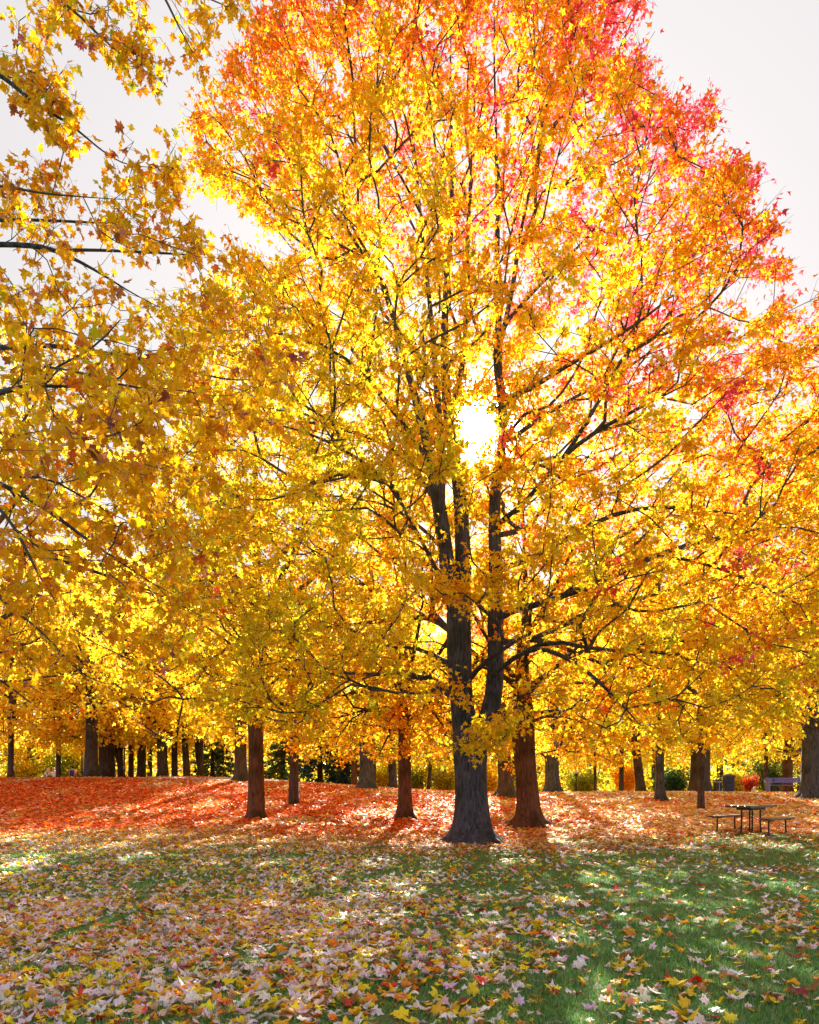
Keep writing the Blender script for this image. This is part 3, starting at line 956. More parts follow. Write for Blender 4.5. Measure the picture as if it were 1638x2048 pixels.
# colour by twig: redder at the sunny top and at the outer ends of the crown
tb = P1
outw = np.clip(np.hypot((tb[:, 0] - 1.55) / np.where(tb[:, 0] < 1.55, np.interp(tb[:, 2], zt, wL), np.interp(tb[:, 2], zt, wR)), (tb[:, 1] - MY) / 6.5), 0, 1.1)
nz = noise3(tb, 3.2, 71) * 0.5 + noise3(tb, 1.2, 72) * 0.35
redn = sstep(10.5, 20, tb[:, 2]) * (0.36 + 0.55 * outw) + 0.12 * sstep(14, 18, tb[:, 2]) - 0.34 * sstep(2.0, -5.0, tb[:, 0]) * sstep(12, 16, tb[:, 2]) * (1 - .5 * outw) + 0.72 * sstep(2.0, 8, tb[:, 0]) * sstep(6, 15, tb[:, 2]) * outw + 0.16 * sstep(-2, 6, tb[:, 0]) * sstep(3, 6, tb[:, 2]) - 0.1 * sstep(2, -6, tb[:, 0]) * sstep(15, 9, tb[:, 2])
redn = redn + nz * 0.46 + rng.normal(size=len(tb)) * 0.09
tp_ = tipz; stray = np.repeat(rng.uniform(size=len(tp_)) < 0.015 + 0.06 * sstep(-1, 5, tp_[:, 0]), 5)
redn = np.where(stray, redn + 0.75, redn)
stops = np.array([-0.6, -0.15, 0.12, 0.32, 0.52, 0.75, 1.0, 1.3])
ramp = np.stack([GRN * 1.15, OLI * 1.1, YEL, GOLD, (GOLD + ORA) / 2, ORA, (RED + PINK) / 2, PINK * .95])
lr_ = redn[tw] + rng.normal(size=len(tw)) * 0.10
lc = np.stack([np.interp(lr_, stops, ramp[:, k]) for k in range(3)], 1)
lc = jitter(lc, rng, 0.13)
keep = ~sun_gap(pos, 33)
cx, cy = project(pos)
inside = in_poly(cx, cy, SIL) | (rng.uniform(size=len(pos)) < 0.25) | (cy > 1000)
keep &= inside
V, T, k = leaves(pos[keep], ax[keep], nr[keep], sz[keep], 'B', rng)
print('main leaves', keep.sum())
lc = np.repeat(lc[keep], k, 0)
base = P(944, 1682, MY); base[2] = float(H(base[0], base[1]))
tree = empty('maple_tree', base)
tag(tree, 'huge grey maple forking into twin stems, golden crown turning red at its top', 'tree')
off = np.array(base)
link('crown', make_mesh('crown', V - off, T, col=lc, mats=[M_LEAF]), tree)
# trunk with root flare, stem fork, limbs
tv, tq = trunk_rings([P(946, 1705, MY) * [1, 1, 1], P(944, 1640, MY), P(942, 1590, MY), P(940, 1540, MY), P(940, 1500, MY), P(938, 1470, MY)],
                     np.array([34, 33, 31.5, 32, 34.5, 33]) * PX2M, 40, 0.74, 7, np.random.default_rng(8), float(base[2]), 0.34, 0.035)
tv[:, 2] = np.where(tv[:, 2] < base[2] - .01, tv[:, 2], tv[:, 2])
rt_ = MB(); rr_ = np.random.default_rng(31)
for k in range(9):
    a_ = k * 0.698 + rr_.uniform(-.22, .22); L0 = rr_.uniform(.62, 1.15)
    q = []
    for u_, rz_ in ((.22, .46), (.36, .22), (.55, .07), (.8, .015), (1.0, -.05)):
        aa = a_ + .25 * math.sin(u_ * 3 + k)
        xx_, yy_ = base[0] + L0 * u_ * math.cos(aa), base[1] + L0 * u_ * math.sin(aa)
        q.append([xx_, yy_, float(H(xx_, yy_)) + rz_])
    rt_.tube(q, np.array([.15, .13, .10, .06, .02]) * rr_.uniform(.75, 1.1), 9, cap=False)
rv, rq = np.concatenate(rt_.v), np.array(rt_.f)
Vs, Qs, _ = sk.mesh(skip_first=False)
big = []; small = []
for ch, v_, q_ in zip([c_ for c_ in sk.chains if len(c_) > 1], Vs, Qs):
    (big if sk.R[ch].max() > 0.045 else small).append((v_, q_ - q_.min()))
big = [(tv, tq), (rv, rq)] + big
bv, bq = join(big)
link('trunk', make_mesh('trunk', bv - off, bq, smooth=True, mats=[M_BARK_GREY]), tree)
kt = ~sun_gap(P1, 38)
sv, sq = sticks(P0[kt], P1[kt], np.full(kt.sum(), 0.0045), np.full(kt.sum(), 0.002))
bv, bq = join(small + [(sv, sq)])
link('branches', make_mesh('branches', bv - off, bq, mats=[M_TWIG]), tree)

#@@NEARTREE
# ---------------------------------------------------------------- overhanging maple on the left
rng = np.random.default_rng(17)
sk = Skel(30000)
nb = np.array([-7.3, 8.4, 0.0]); nb[2] = float(H(nb[0], nb[1]))
sk.limb([nb + [0, 0, -.2], nb + [0, 0, 1.4], nb + [.1, 0, 3.4], nb + [.1, .1, 5.5], nb + [.2, .2, 8.5], nb + [.5, .3, 11]], [.34, .27, .24, .2, .13, .05], root=True)


def NL(pts):
    return [P(a, b_, c_ * 1.32) for (a, b_, c_, d_) in pts], [0.9 * d_ * c_ * 1.32 / F for (a, b_, c_, d_) in pts]


near_limbs = [
    [(-560, 560, 6.4, 12), (-200, 500, 6.3, 9), (0, 488, 6.2, 6), (85, 492, 6.2, 6), (125, 505, 6.2, 5), (200, 545, 6.2, 4), (260, 585, 6.2, 3), (330, 620, 6.2, 2)],
    [(115, 500, 6.2, 4), (200, 500, 6.4, 3.5), (300, 505, 6.6, 3), (390, 510, 6.8, 2)],
    [(-200, 470, 6.3, 5), (0, 438, 6.6, 4), (120, 442, 6.8, 3), (250, 448, 7.0, 2)],
    [(-200, 420, 6.3, 5), (0, 366, 5.8, 3), (60, 385, 5.8, 3), (180, 395, 5.8, 2), (260, 400, 5.9, 1.5)],
    [(-560, 250, 6.4, 10), (-200, 100, 6, 6), (0, 145, 5.8, 4.5), (70, 210, 5.8, 4), (140, 245, 5.8, 3), (200, 300, 5.8, 2.5), (250, 335, 5.8, 2), (310, 336, 5.8, 1.5), (360, 330, 5.8, 1)],
    [(-200, 60, 6, 6), (40, -60, 6.2, 4), (120, 0, 6.2, 3.5), (165, 35, 6.2, 3), (205, 80, 6.2, 2.5), (270, 130, 6.2, 2), (320, 160, 6.2, 1.2)],
    [(100, -40, 6.2, 3), (300, -60, 6.4, 3), (340, 15, 6.4, 2.5), (360, 60, 6.4, 2), (400, 130, 6.4, 1.2)],
    [(300, -60, 6.4, 2), (400, -10, 6.4, 2), (460, 15, 6.4, 1.2)],
    [(-560, 850, 6.4, 12), (-150, 820, 5.2, 9), (0, 785, 4.9, 7), (75, 765, 4.8, 6), (130, 780, 4.8, 4.5), (240, 760, 4.9, 3), (330, 790, 5, 2)],
    [(75, 768, 4.8, 4), (90, 740, 4.7, 3), (190, 700, 4.6, 2.5), (240, 640, 4.6, 2)],
    [(-560, 980, 6.4, 10), (-150, 900, 5.6, 6), (40, 985, 5.4, 5), (110, 1030, 5.4, 5), (195, 1095, 5.4, 4), (280, 1150, 5.4, 3), (330, 1185, 5.5, 2.5), (370, 1198, 5.5, 1.5)],
    [(-150, 940, 5.6, 5), (0, 1010, 5.2, 4), (45, 1080, 5.2, 3.5), (85, 1170, 5.2, 3), (110, 1200, 5.2, 2)],
    [(-150, 980, 5.6, 5), (0, 1205, 5.6, 3), (60, 1240, 5.6, 2.5), (110, 1290, 5.6, 2), (160, 1350, 5.6, 2), (215, 1376, 5.6, 1.5), (240, 1370, 5.6, 1)],
    [(-560, 760, 6.4, 10), (-100, 700, 7.2, 7), (100, 690, 7.8, 5), (300, 720, 8.2, 4), (450, 760, 8.6, 3), (560, 760, 8.8, 2)],
    [(-560, 1100, 6.4, 8), (-100, 1080, 7.2, 6), (120, 1120, 7.8, 4), (300, 1180, 8.2, 3), (420, 1240, 8.5, 2)],
]
for nl in near_limbs:
    sk.limb(*NL(nl), step=0.15)
# (polygon, number of branch ends, nearest and farthest distance)
areas = [
    ([(0, 40), (110, 40), (130, 160), (155, 215), (140, 290), (60, 260), (0, 170)], 26, 5.5, 6.3),
    ([(70, 170), (150, 220), (155, 290), (80, 270)], 11, 5.5, 6.0),
    ([(150, 240), (200, 300), (290, 260), (370, 300), (340, 400), (230, 350), (150, 320)], 9, 5.6, 6.0),
    ([(60, -60), (280, -60), (290, 60), (260, 110), (200, 110), (150, 60), (80, 50)], 30, 5.8, 6.6),
    ([(200, 60), (290, 70), (350, 150), (320, 170), (230, 130)], 15, 5.8, 6.6),
    ([(330, -60), (480, -30), (470, 30), (400, 50), (420, 130), (370, 90)], 15, 6.2, 6.8),
    ([(0, 360), (60, 320), (200, 370), (330, 330), (350, 420), (480, 480), (460, 520), (200, 500), (0, 480)], 64, 5.6, 7.2),
    ([(0, 500), (120, 540), (280, 600), (420, 560), (560, 620), (600, 720), (560, 860), (430, 960), (0, 960)], 215, 4.6, 8.6),
    ([(0, 900), (420, 930), (440, 1060), (420, 1240), (300, 1340), (180, 1240), (0, 1180)], 185, 4.6, 8.4),
    ([(0, 700), (330, 700), (300, 900), (0, 900)], 26, 3.9, 5.0),
    ([(0, 1150), (120, 1200), (160, 1330), (40, 1360), (0, 1300)], 24, 5.2, 6.5),
    ([(-500, 100), (0, 100), (0, 1300), (-500, 1300)], 45, 4.5, 8.5),
    ([(-1500, -500), (-500, -500), (-500, 1100), (-1500, 1100)], 30, 4.5, 8.0),
]
tgs = []
for poly, n_, d0, d1 in areas:
    pl = np.array(poly, float)
    got = 0
    while got < n_:
        qx = rng.uniform(pl[:, 0].min(), pl[:, 0].max()); qy = rng.uniform(pl[:, 1].min(), pl[:, 1].max())
        if in_poly(np.array([qx]), np.array([qy]), pl)[0]:
            tgs.append(P(qx, qy, rng.uniform(d0, d1) * (1.32 if d0 > 4 else 1.2))); got += 1
tg = np.array(tgs)
sk.grow(tg, bf=0.12, step=0.16, down=0.1, rng=rng, wig=0.02)
sk.finish(0.0026, 0.47)
tips = np.array(sk.tips)
P0, P1, tw, pos, ax, nr, sz = twig_leaves(sk.p[tips], sk.d[tips], rng, 3, 4, 0.19, 0.098, up=0.0, droop=0.75)
cls = rng.choice(8, len(P0), p=[.60, .28, .02, .04, .02, .01, .01, .02])
pal = np.stack([YEL * [1, .92, .6], GOLD, OLI, ORA, BRN, PUR, GRN * 1.3, PEACH * .9])
# some top twigs darker: their unlit look against the sky put into the colour
upper = sstep(4.6, 5.8, P1[:, 2])
cls = np.where((rng.uniform(size=len(P0)) < upper * 0.15), rng.choice([2, 4, 2, 2, 6], len(P0)), cls)
lc = pal[cls][tw]
sw = rng.uniform(size=len(tw)) < 0.22
lc = np.where(sw[:, None], pal[rng.choice(8, len(tw), p=[.46, .30, .04, .07, .05, .02, .01, .05])], lc)
lc = jitter(lc, rng, 0.13)
cx, cy = project(pos)
vis = (cx > 10) & (cx < 1600) & (cy > 10) & (cy < 1500)
order = np.argsort(np.where(vis, pos[:, 1], 99) / sz)
single = order[:300]; rest = np.setdiff1d(np.arange(len(pos)), single)
near = empty('maple_tree', nb)
tag(near, 'overhanging maple at the left edge with large yellow and brownish leaves', 'tree')
V, T, k = leaves(pos[rest], ax[rest], nr[rest], sz[rest], 'A', rng)
c_ = link('crown', make_mesh('crown', V - nb, T, col=mottle(np.repeat(lc[rest], k, 0), rng, .16), mats=[M_LEAF_NEAR]), near)
tag(c_, kind='stuff')
NM = leaf_mesh_set(M_LEAF_NEAR, 'leaf')
for i in single:
    place_leaf('leaf', NM[int(rng.integers(6))], pos[i], ax[i], nr[i], sz[i], lc[i], near)
Vs, Qs, _ = sk.mesh()
big = []; small = []
for ch, v_, q_ in zip([c2 for c2 in sk.chains if len(c2) > 1], Vs, Qs):
    (big if sk.R[ch].max() > 0.03 else small).append((v_, q_ - q_.min()))
bv, bq = join(big); link('trunk', make_mesh('trunk', bv - nb, bq, smooth=True, mats=[M_BARK_GREY]), near)
st = np.linalg.norm(pos - P1[tw], axis=1)
sv, sq = sticks(P0, P1, np.full(len(P0), 0.0026), np.full(len(P0), 0.0012))
# leaf stalks
foot = P0[tw] + (P1 - P0)[tw] * np.clip(np.sum((pos - P0[tw]) * (P1 - P0)[tw], 1) / np.sum((P1 - P0)[tw] ** 2, 1), 0, 1)[:, None]
s2, q2 = sticks(foot, pos, np.full(len(pos), 0.001), np.full(len(pos), 0.0008))
bv, bq = join(small + [(sv, sq), (s2, q2)])
link('branches', make_mesh('branches', bv - nb, bq, mats=[M_TWIG]), near)
print('near leaves', len(pos))

#@@OTHERTREES
# ---------------------------------------------------------------- crowns shared by the park trees
def crown_variant(seed, Hc, Rc, zb, nt, ntw, nlf, ls, tmpl, cols, w, tl=0.5, step=0.6):
    """local: base of the tree at the origin, trunk top at height zb"""
    r = np.random.default_rng(seed)
    s = Skel(40000)
    s.limb([[0, 0, zb - .4], [.1, 0, zb + .6], [.05, .1, Hc * .5], [0, .1, Hc * .75], [0, 0, Hc * .93]], [.24, .22, .15, .08, .03], root=True, step=.5)
    for k in range(7):
        a_ = k * 2.4 + r.uniform(-.3, .3); z0 = zb + r.uniform(-.1, Hc * .3); R_ = Rc * r.uniform(.6, .85)
        d = np.array([math.cos(a_), math.sin(a_), 0])
        s.limb([np.array([0, 0, z0]), np.array([0, 0, z0 + R_ * .3]) + d * R_ * .4, np.array([0, 0, z0 + R_ * .75]) + d * R_ * .8], [.11, .07, .03], step=.5)
    n0 = nt * 8
    a_ = r.uniform(0, 6.283, n0); q = np.maximum(r.uniform(size=n0), r.uniform(size=n0)) ** .5
    zz = r.uniform(zb - 1.3, Hc, n0); t = (zz - (zb - 1.3)) / (Hc - zb + 1.3)
    prof = np.interp(t, [0, .08, .25, .5, .75, .9, 1], [.6, .86, 1.0, .95, .7, .42, .08])
    acc = r.uniform(size=n0) < prof ** 1.5
    p = np.stack([Rc * prof * q * np.cos(a_), Rc * prof * q * np.sin(a_), zz], 1)[acc]; q = q[acc]
    p = p[(noise3(p, 3.0, seed) + .3 * r.normal(size=len(p)) > -.12) & ~((p[:, 2] < zb + 1.2) & (q < .35))][:nt]
    s.grow(p, bf=.25, step=step, down=.4, rng=r, wig=.07)
    s.finish(.009, .47)
    tp = np.array(s.tips)
    P0, P1, tw, pos, ax, nr, sz = twig_leaves(s.p[tp], s.d[tp], r, ntw, nlf, tl, ls)
    tone = pick(r, len(P0), cols, w)[tw]
    lc = jitter(tone, r, .14)
    V, T, k = leaves(pos, ax, nr, sz, tmpl, r)
    cm = make_mesh('crown', V, T, col=np.repeat(lc, k, 0), mats=[M_LEAF])
    Vs, Qs, _ = s.mesh()
    sv, sq = sticks(P0, P1, np.full(len(P0), .006), np.full(len(P0), .002))
    if tmpl == 'C': sv, sq = sv[:0], sq[:0]
    vs = [(v_, q_ - q_.min()) for v_, q_ in zip(Vs, Qs)]
    bv, bq = join(vs + ([(sv, sq)] if len(sv) else []))
    bm = make_mesh('branches', bv, bq, mats=[M_BARK_DARK])
    return cm, bm


WARMC = [np.array([1, .92, 1]) * YEL, GOLD, (GOLD + ORA) / 2, ORA, OLI]
VAR = {
    'a': crown_variant(101, 12.0, 5.6, 3.3, 480, 5, 7, .125, 'B', WARMC, [5, 4, 1.5, .4, 1]),
    'b': crown_variant(102, 14.5, 6.0, 3.6, 560, 5, 7, .125, 'B', [YEL, LEM, GOLD, OLI, ORA], [5, 2, 3, 1, .3]),
    'c': crown_variant(103, 15.0, 6.2, 3.2, 380, 5, 6, .21, 'C', [YEL, LEM, GOLD, OLI, ORA], [5, 3, 2.5, 1.5, .4], tl=.7, step=.9),
    'd': crown_variant(104, 17.5, 6.8, 3.5, 420, 5, 6, .22, 'C', [YEL, LEM, GOLD, OLI, GRN], [5, 3, 3, 2, 1], tl=.7, step=.9),
}
VAR['e'] = crown_variant(105, 12.5, 5.2, 3.1, 190, 5, 6, .20, 'C', [YEL, LEM, GOLD, OLI, GRN], [5, 4, 3, 1, .6], tl=.7, step=.9)
VZ = {'e': 3.1, 'a': 3.3, 'b': 3.6, 'c': 3.2, 'd': 3.5}
BARKS = {'g': M_BARK_GREY, 'b': M_BARK_BROWN, 'd': M_BARK_DARK}


def park_tree(px, Y, wpx, var, sc, tint, bark, label, lean=0.0, flare=.35, rot=0.0, side=(), name='maple_tree', zs=None, splay=5, thick_top=1.0, group=None):
    x = (px - 819) / F * Y
    bz = float(H(x, Y))
    t = empty(name, (x, Y, bz))
    r0 = wpx / 2.0 * Y / F
    zt_ = VZ[var] * sc + .5
    lx = lean * zt_
    rg = np.random.default_rng(int(abs(px) * 7 + Y))
    pts = [[0, 0, -.25], [0, 0, 0], [lx * .2, 0, zt_ * .25], [lx * .55, 0, zt_ * .6], [lx, 0, zt_]]
    v1, q1 = trunk_rings(pts, r0 * np.array([1.12, 1.1, 1.0, .95, .9 * thick_top]), 16 if wpx < 24 else 22, flare, splay, rg, 0.0, .28, .05)
    ps = [(v1, q1)]
    # stub to taper into the crown
    m = MB()
    m.tube([[lx, 0, zt_ - .1], [lx * 1.05, 0, zt_ + .8], [lx * 1.1, .1, zt_ + 2.2]], [r0 * .9 * thick_top, r0 * .7, r0 * .35], 12, cap=False)
    for (z0, dx, dz, rr) in side:       # side limbs: height of the joint, reach, rise, thickness share
        m.tube([[lx * z0 / zt_, 0, z0], [lx * z0 / zt_ + dx * .45, 0, z0 + dz * .3], [lx * z0 / zt_ + dx * .8, .1, z0 + dz * .65], [lx * z0 / zt_ + dx, .1, z0 + dz]], [r0 * rr * 1.15, r0 * rr, r0 * rr * .8, r0 * rr * .6], 10, cap=False)
    mv = np.concatenate(m.v); mq = np.array(m.f)
    ps.append((mv, mq))
    v, q = join(ps)
    link('trunk', make_mesh('trunk', v, q, smooth=True, mats=[BARKS[bark]]), t)
    cm, bm = VAR[var]
    for nm, me in (('branches', bm), ('crown', cm)):
        o = link(nm, me, t, (lx, 0, DZ.get(px, (.45 + .42 * math.sin(px * 1.7)) if var == 'e' else .15 * math.sin(px))), tint)
        o.rotation_euler = (0, 0, rot); o.scale = (sc, sc, sc * (zs or 1))
    return tag(t, label, 'tree', group)


DZ = {1622: .55, 1402: .7, 1400: .8, 1576: .6, 1532: .6, 1830: .4, 512: .1, 810: .1, 1057: .1}
TREES = [
    # px, Y, width px, variant, scale, tint, bark, label, extras
    (512, 24.0, 31, 'b', 1.0, (1, 1.04, 1), 'b', 'straight brown trunk on the orange slope, widening where its first limbs part', dict(thick_top=1.35, rot=.4, zs=1.02)),
    (588, 28.0, 19, 'e', .9, (1, 1.04, 1), 'd', 'slim straight brown trunk rising from the orange leaves in front of the dark conifers', dict(rot=2.1, flare=.15)),
    (810, 24.0, 27, 'a', .88, (1, .92, 1), 'b', 'slender red-brown trunk with a flared foot just left of the huge grey maple', dict(rot=3.0, flare=.5)),
    (1057, 22.3, 44, 'a', .86, (1, .92, 1), 'b', 'thick red-brown leaning trunk with spread roots just behind the huge grey maple', dict(rot=4.4, flare=.75, lean=-.055, thick_top=1.25, splay=6, side=((3.0, -1.1, .9, .45),))),
    (481, 37.0, 24, 'c', .80, (1, 1.04, 1), 'd', 'stout grey trunk on the crest of the slope half hidden by the straight brown one', dict(rot=1.0)),
    (733, 36.0, 28, 'e', .82, (1, 1.04, 1), 'g', 'short thick grey trunk with a wide mossy foot, behind the slender red-brown one', dict(rot=.7, flare=.5)),
    (1013, 32.5, 28, 'e', .66, (1, 1.04, 1), 'd', 'grey-brown ridged trunk between the huge maple and the leaning red-brown one', dict(rot=5.3, lean=-.07, flare=.7)),
    (1105, 38.0, 28, 'e', .8, (1, 1.04, 1), 'g', 'grey trunk on the crest with two low limbs rising left and right of it', dict(rot=2.9, flare=.5, side=((1.6, -1.5, 1.9, .38), (1.9, 1.0, 1.6, .36)))),
    (1320, 31.0, 17, 'e', .95, (1, 1.04, 1), 'g', 'narrow blue-grey trunk with a flared foot standing alone on the right slope', dict(rot=1.8, flare=.6, zs=1.1)),
    (1402, 27.0, 13, 'e', .8, (1, .92, 1), 'd', 'thin dark pole-like young trunk standing in front of a much thicker trunk', dict(rot=5.9, flare=.08, zs=1.05)),
    (1400, 42.0, 38, 'd', .95, (1, 1.04, 1), 'd', 'very thick dark trunk beside the round litter barrel', dict(rot=2.2, flare=.25)),
    (1282, 43.0, 18, 'c', .75, (1, 1, 1), 'd', 'leaning dark trunk with a burl, left of the narrow blue-grey trunk', dict(rot=3.3, lean=-.12)),
    (1243, 45.0, 9, 'c', .9, (1, .92, 1), 'd', 'thin dark trunk wrapped in low orange foliage on the crest', dict(rot=4.1, flare=.1)),
    (1190, 46.0, 6, 'c', .85, (1, 1.04, 1), 'd', 'very thin dark sapling right of the grey tree with two low limbs', dict(rot=5.0, flare=.1)),
    (1622, 32.0, 37, 'b', 1.06, (1, 1.04, 1), 'g', 'massive blue-grey trunk beside the park bench, cut by the picture edge', dict(rot=2.4, flare=.35)),
    (1576, 48.0, 19, 'd', .92, (1, 1, 1), 'b', 'red-brown trunk behind the park bench with a limb bending up to one side', dict(rot=.3, side=((2.2, 1.6, 1.5, .6),))),
    (1532, 47.5, 8, 'c', .9, (.95, 1, 1), 'b', 'slim red-brown trunk at the left end of the park bench', dict(rot=1.3, flare=.1)),
    (22, 42.0, 11, 'c', 1.0, (1, .92, 1), 'd', 'dark slim trunk at the left picture edge under orange foliage', dict(rot=.9, flare=.25)),
    (117, 43.0, 9, 'c', .98, (1, .92, 1), 'd', 'dark slim trunk between the white-shirted walker and the pink-shirted walker', dict(rot=2.7, flare=.1)),
    (183, 39.5, 24, 'c', 1.02, (1, .92, 1), 'd', 'wide dark trunk with spreading foot on the crest at the near path edge', dict(rot=3.9, flare=.5)),
    (213, 43.5, 31, 'd', .95, (1, 1.04, 1), 'd', 'broad dark trunk close behind the wide-footed one by the path', dict(rot=5.2, flare=.15)),
    (241, 46.0, 11, 'c', 1.0, (1, 1, 1), 'd', 'slim dark trunk with a forked second stem, just left of the street lamp', dict(rot=.1, flare=.1, side=((.8, -.5, 2.6, .7),))),
    (262, 47.0, 11, 'd', .9, (1, 1, 1), 'd', 'slim dark trunk immediately right of the street lamp', dict(rot=1.1, flare=.1)),
    (283, 45.0, 17, 'c', 1.02, (1, 1.04, 1), 'd', 'medium dark trunk, second one to the right of the street lamp', dict(rot=2.0, flare=.1)),
    (325, 42.0, 20, 'd', .9, (1, 1.04, 1), 'd', 'sturdy dark trunk in the middle of the row along the path', dict(rot=3.1, flare=.2)),
    (349, 44.0, 12, 'c', 1.0, (1, 1, 1), 'd', 'slim dark trunk just right of the sturdy one in the path row', dict(rot=4.2, flare=.1)),
    (374, 43.0, 13, 'c', .95, (1, 1.04, 1), 'd', 'dark trunk tilting to the left in the path row', dict(rot=5.1, lean=-.06, flare=.15)),
    (401, 44.0, 12, 'd', .88, (1, 1.04, 1), 'd', 'double-stemmed dark trunk, last of the path row before the conifers', dict(rot=.6, flare=.1, side=((.5, -.35, 2.8, .8),))),
    (708, 41.0, 12, 'c', .6, (1, 1.04, 1), 'b', 'pinkish brown trunk behind the short thick grey one', dict(rot=1.7, flare=.2)),
    (747, 44.0, 10, 'c', .65, (1, 1.04, 1), 'g', 'blue-grey trunk behind the short thick grey one, its limb arching to the right', dict(rot=2.6, flare=.1, side=((2.2, 1.3, .9, .6),))),
    (787, 44.0, 17, 'd', .65, (1, 1.04, 1), 'g', 'slanting grey-violet trunk half hidden by the slender red-brown one', dict(rot=3.7, lean=-.06, flare=.1)),
    (856, 50.0, 7, 'c', .85, (.95, 1, .9), 'd', 'thin curving trunk in the undergrowth left of the huge grey maple', dict(rot=4.6, lean=.1, flare=.1)),
    # crowns filling the background
    (-110, 29.0, 24, 'b', 1.42, (1, .92, 1), 'b', None, {}),
    (1830, 24.0, 30, 'b', 1.02, (1, 1.04, 1), 'b', None, {}),
]
fillers = ['tall yellow-orange maple with lower boughs hanging in past the left edge',
           'broad orange-yellow maple standing just beyond the picture edge behind the picnic table']
fi = 0
for (px, Y, w_, vr, sc, tint, bk, lab, ex) in TREES:
    if lab is None: lab = fillers[fi]; fi += 1
    if vr in 'cd' and Y > 35: vr = 'e'
    park_tree(px, Y, w_, vr, sc, tint, bk, lab, **ex)

# a red young maple far up on the left, seen through the yellow leaves
# far row of trees behind the crest
FARW = ['past the left picture edge', 'behind the slim trunk at the left edge', 'behind the pink-shirted walker', 'behind the path row near the street lamp', 'behind the sweeping dark spruce',
        'behind the mossy green spruce', 'behind the dark spruces', 'left of the huge grey trunk', 'hidden by the huge grey trunk', 'behind the leaning red-brown trunk',
        'behind the very thin sapling', 'behind the narrow blue-grey trunk', 'behind the litter barrel', 'behind the park bench', 'past the right picture edge']
for k, (px, Y, vr, sc) in enumerate([(-60, 56, 'd', 1.0), (60, 60, 'c', 1.2), (150, 64, 'd', 1.1), (300, 58, 'd', 1.05), (440, 62, 'c', 1.15), (560, 66, 'd', 1.05),
                                     (680, 60, 'c', 1.05), (860, 58, 'd', .88), (930, 66, 'c', 1.0), (1030, 60, 'c', 1.0), (1180, 64, 'd', 1.0), (1310, 58, 'd', 1.0), (1440, 62, 'c', 1.2), (1600, 60, 'd', 1.1), (1720, 56, 'd', 1.0)]):
    tint = [(1, 1, 1), (.95, 1.05, 1.2), (1, .92, 1), (.85, 1.05, 1)][k % 4]
    park_tree(px, Y, 9 + (k * 5) % 7, vr, sc, tint, 'd', 'tall yellow far tree beyond the crest, ' + FARW[k], rot=k * 1.3, flare=.15, group='yellow trees of the far row')

# ---------------------------------------------------------------- conifers and shrubs behind the crest
def conifer(px, Y, Hh, R, col, label, seed):
    r = np.random.default_rng(seed)
    x = (px - 819) / F * Y; bz = float(H(x, Y))
    t = empty('spruce_tree', (x, Y, bz))
    m = MB(); m.tube([[0, 0, -.2], [0, 0, Hh * .5], [0, 0, Hh]], [.2, .12, .02], 8)
    m.build('trunk', M_BARK_DARK, t, smooth=True)
    b0, b1 = [], []
    for z in np.arange(.35, Hh, .38):
        L = R * (1 - z / Hh) ** .8
        for k in range(9):
            a_ = r.uniform(0, 6.283)
            d = np.array([math.cos(a_), math.sin(a_), 0])
            b0.append([0, 0, z]); b1.append(d * L * r.uniform(.7, 1.1) + [0, 0, z - L * .28])
    b0 = np.array(b0); b1 = np.array(b1)
    n_ = 24; i = np.repeat(np.arange(len(b0)), n_)
    u = r.uniform(.15, 1, len(i)) ** .7
    p = b0[i] + (b1 - b0)[i] * u[:, None] + r.normal(size=(len(i), 3)) * [.10, .10, .06]
    ax = unit((b1 - b0)[i]) * .5 + r.normal(size=p.shape) * .5 + [0, 0, -.35]
    nr = r.normal(size=p.shape) * .5 + [0, 0, 1]
    V, T, k = leaves(p, ax, nr, r.uniform(.14, .3, len(i)), 'C', r)
    sv, sq = sticks(b0, b1, np.full(len(b0), .02), np.full(len(b0), .006))
    link('branches', make_mesh('branches', sv, sq, mats=[M_BARK_DARK]), t)
    c = jitter(np.tile(np.array(col), (len(i), 1)), r, .25)
    link('crown', make_mesh('crown', V, T, col=np.repeat(c, k, 0), mats=[M_NEEDLE]), t)
    tag(t, label, 'tree')


conifer(566, 47, 4.6, 2.2, (.07, .13, .03), 'mossy green spruce between the straight brown trunk and the slim one', 201)
conifer(640, 46, 6.4, 2.4, (.018, .06, .045), 'very dark blue-green spruce just right of the slim brown trunk', 202)
conifer(694, 45, 4.2, 1.7, (.02, .065, .05), 'low dark spruce left of the short thick grey trunk', 203)
conifer(425, 50, 4.4, 2.6, (.05, .10, .02), 'spruce with sweeping dark green boughs behind the stout grey trunk', 204)


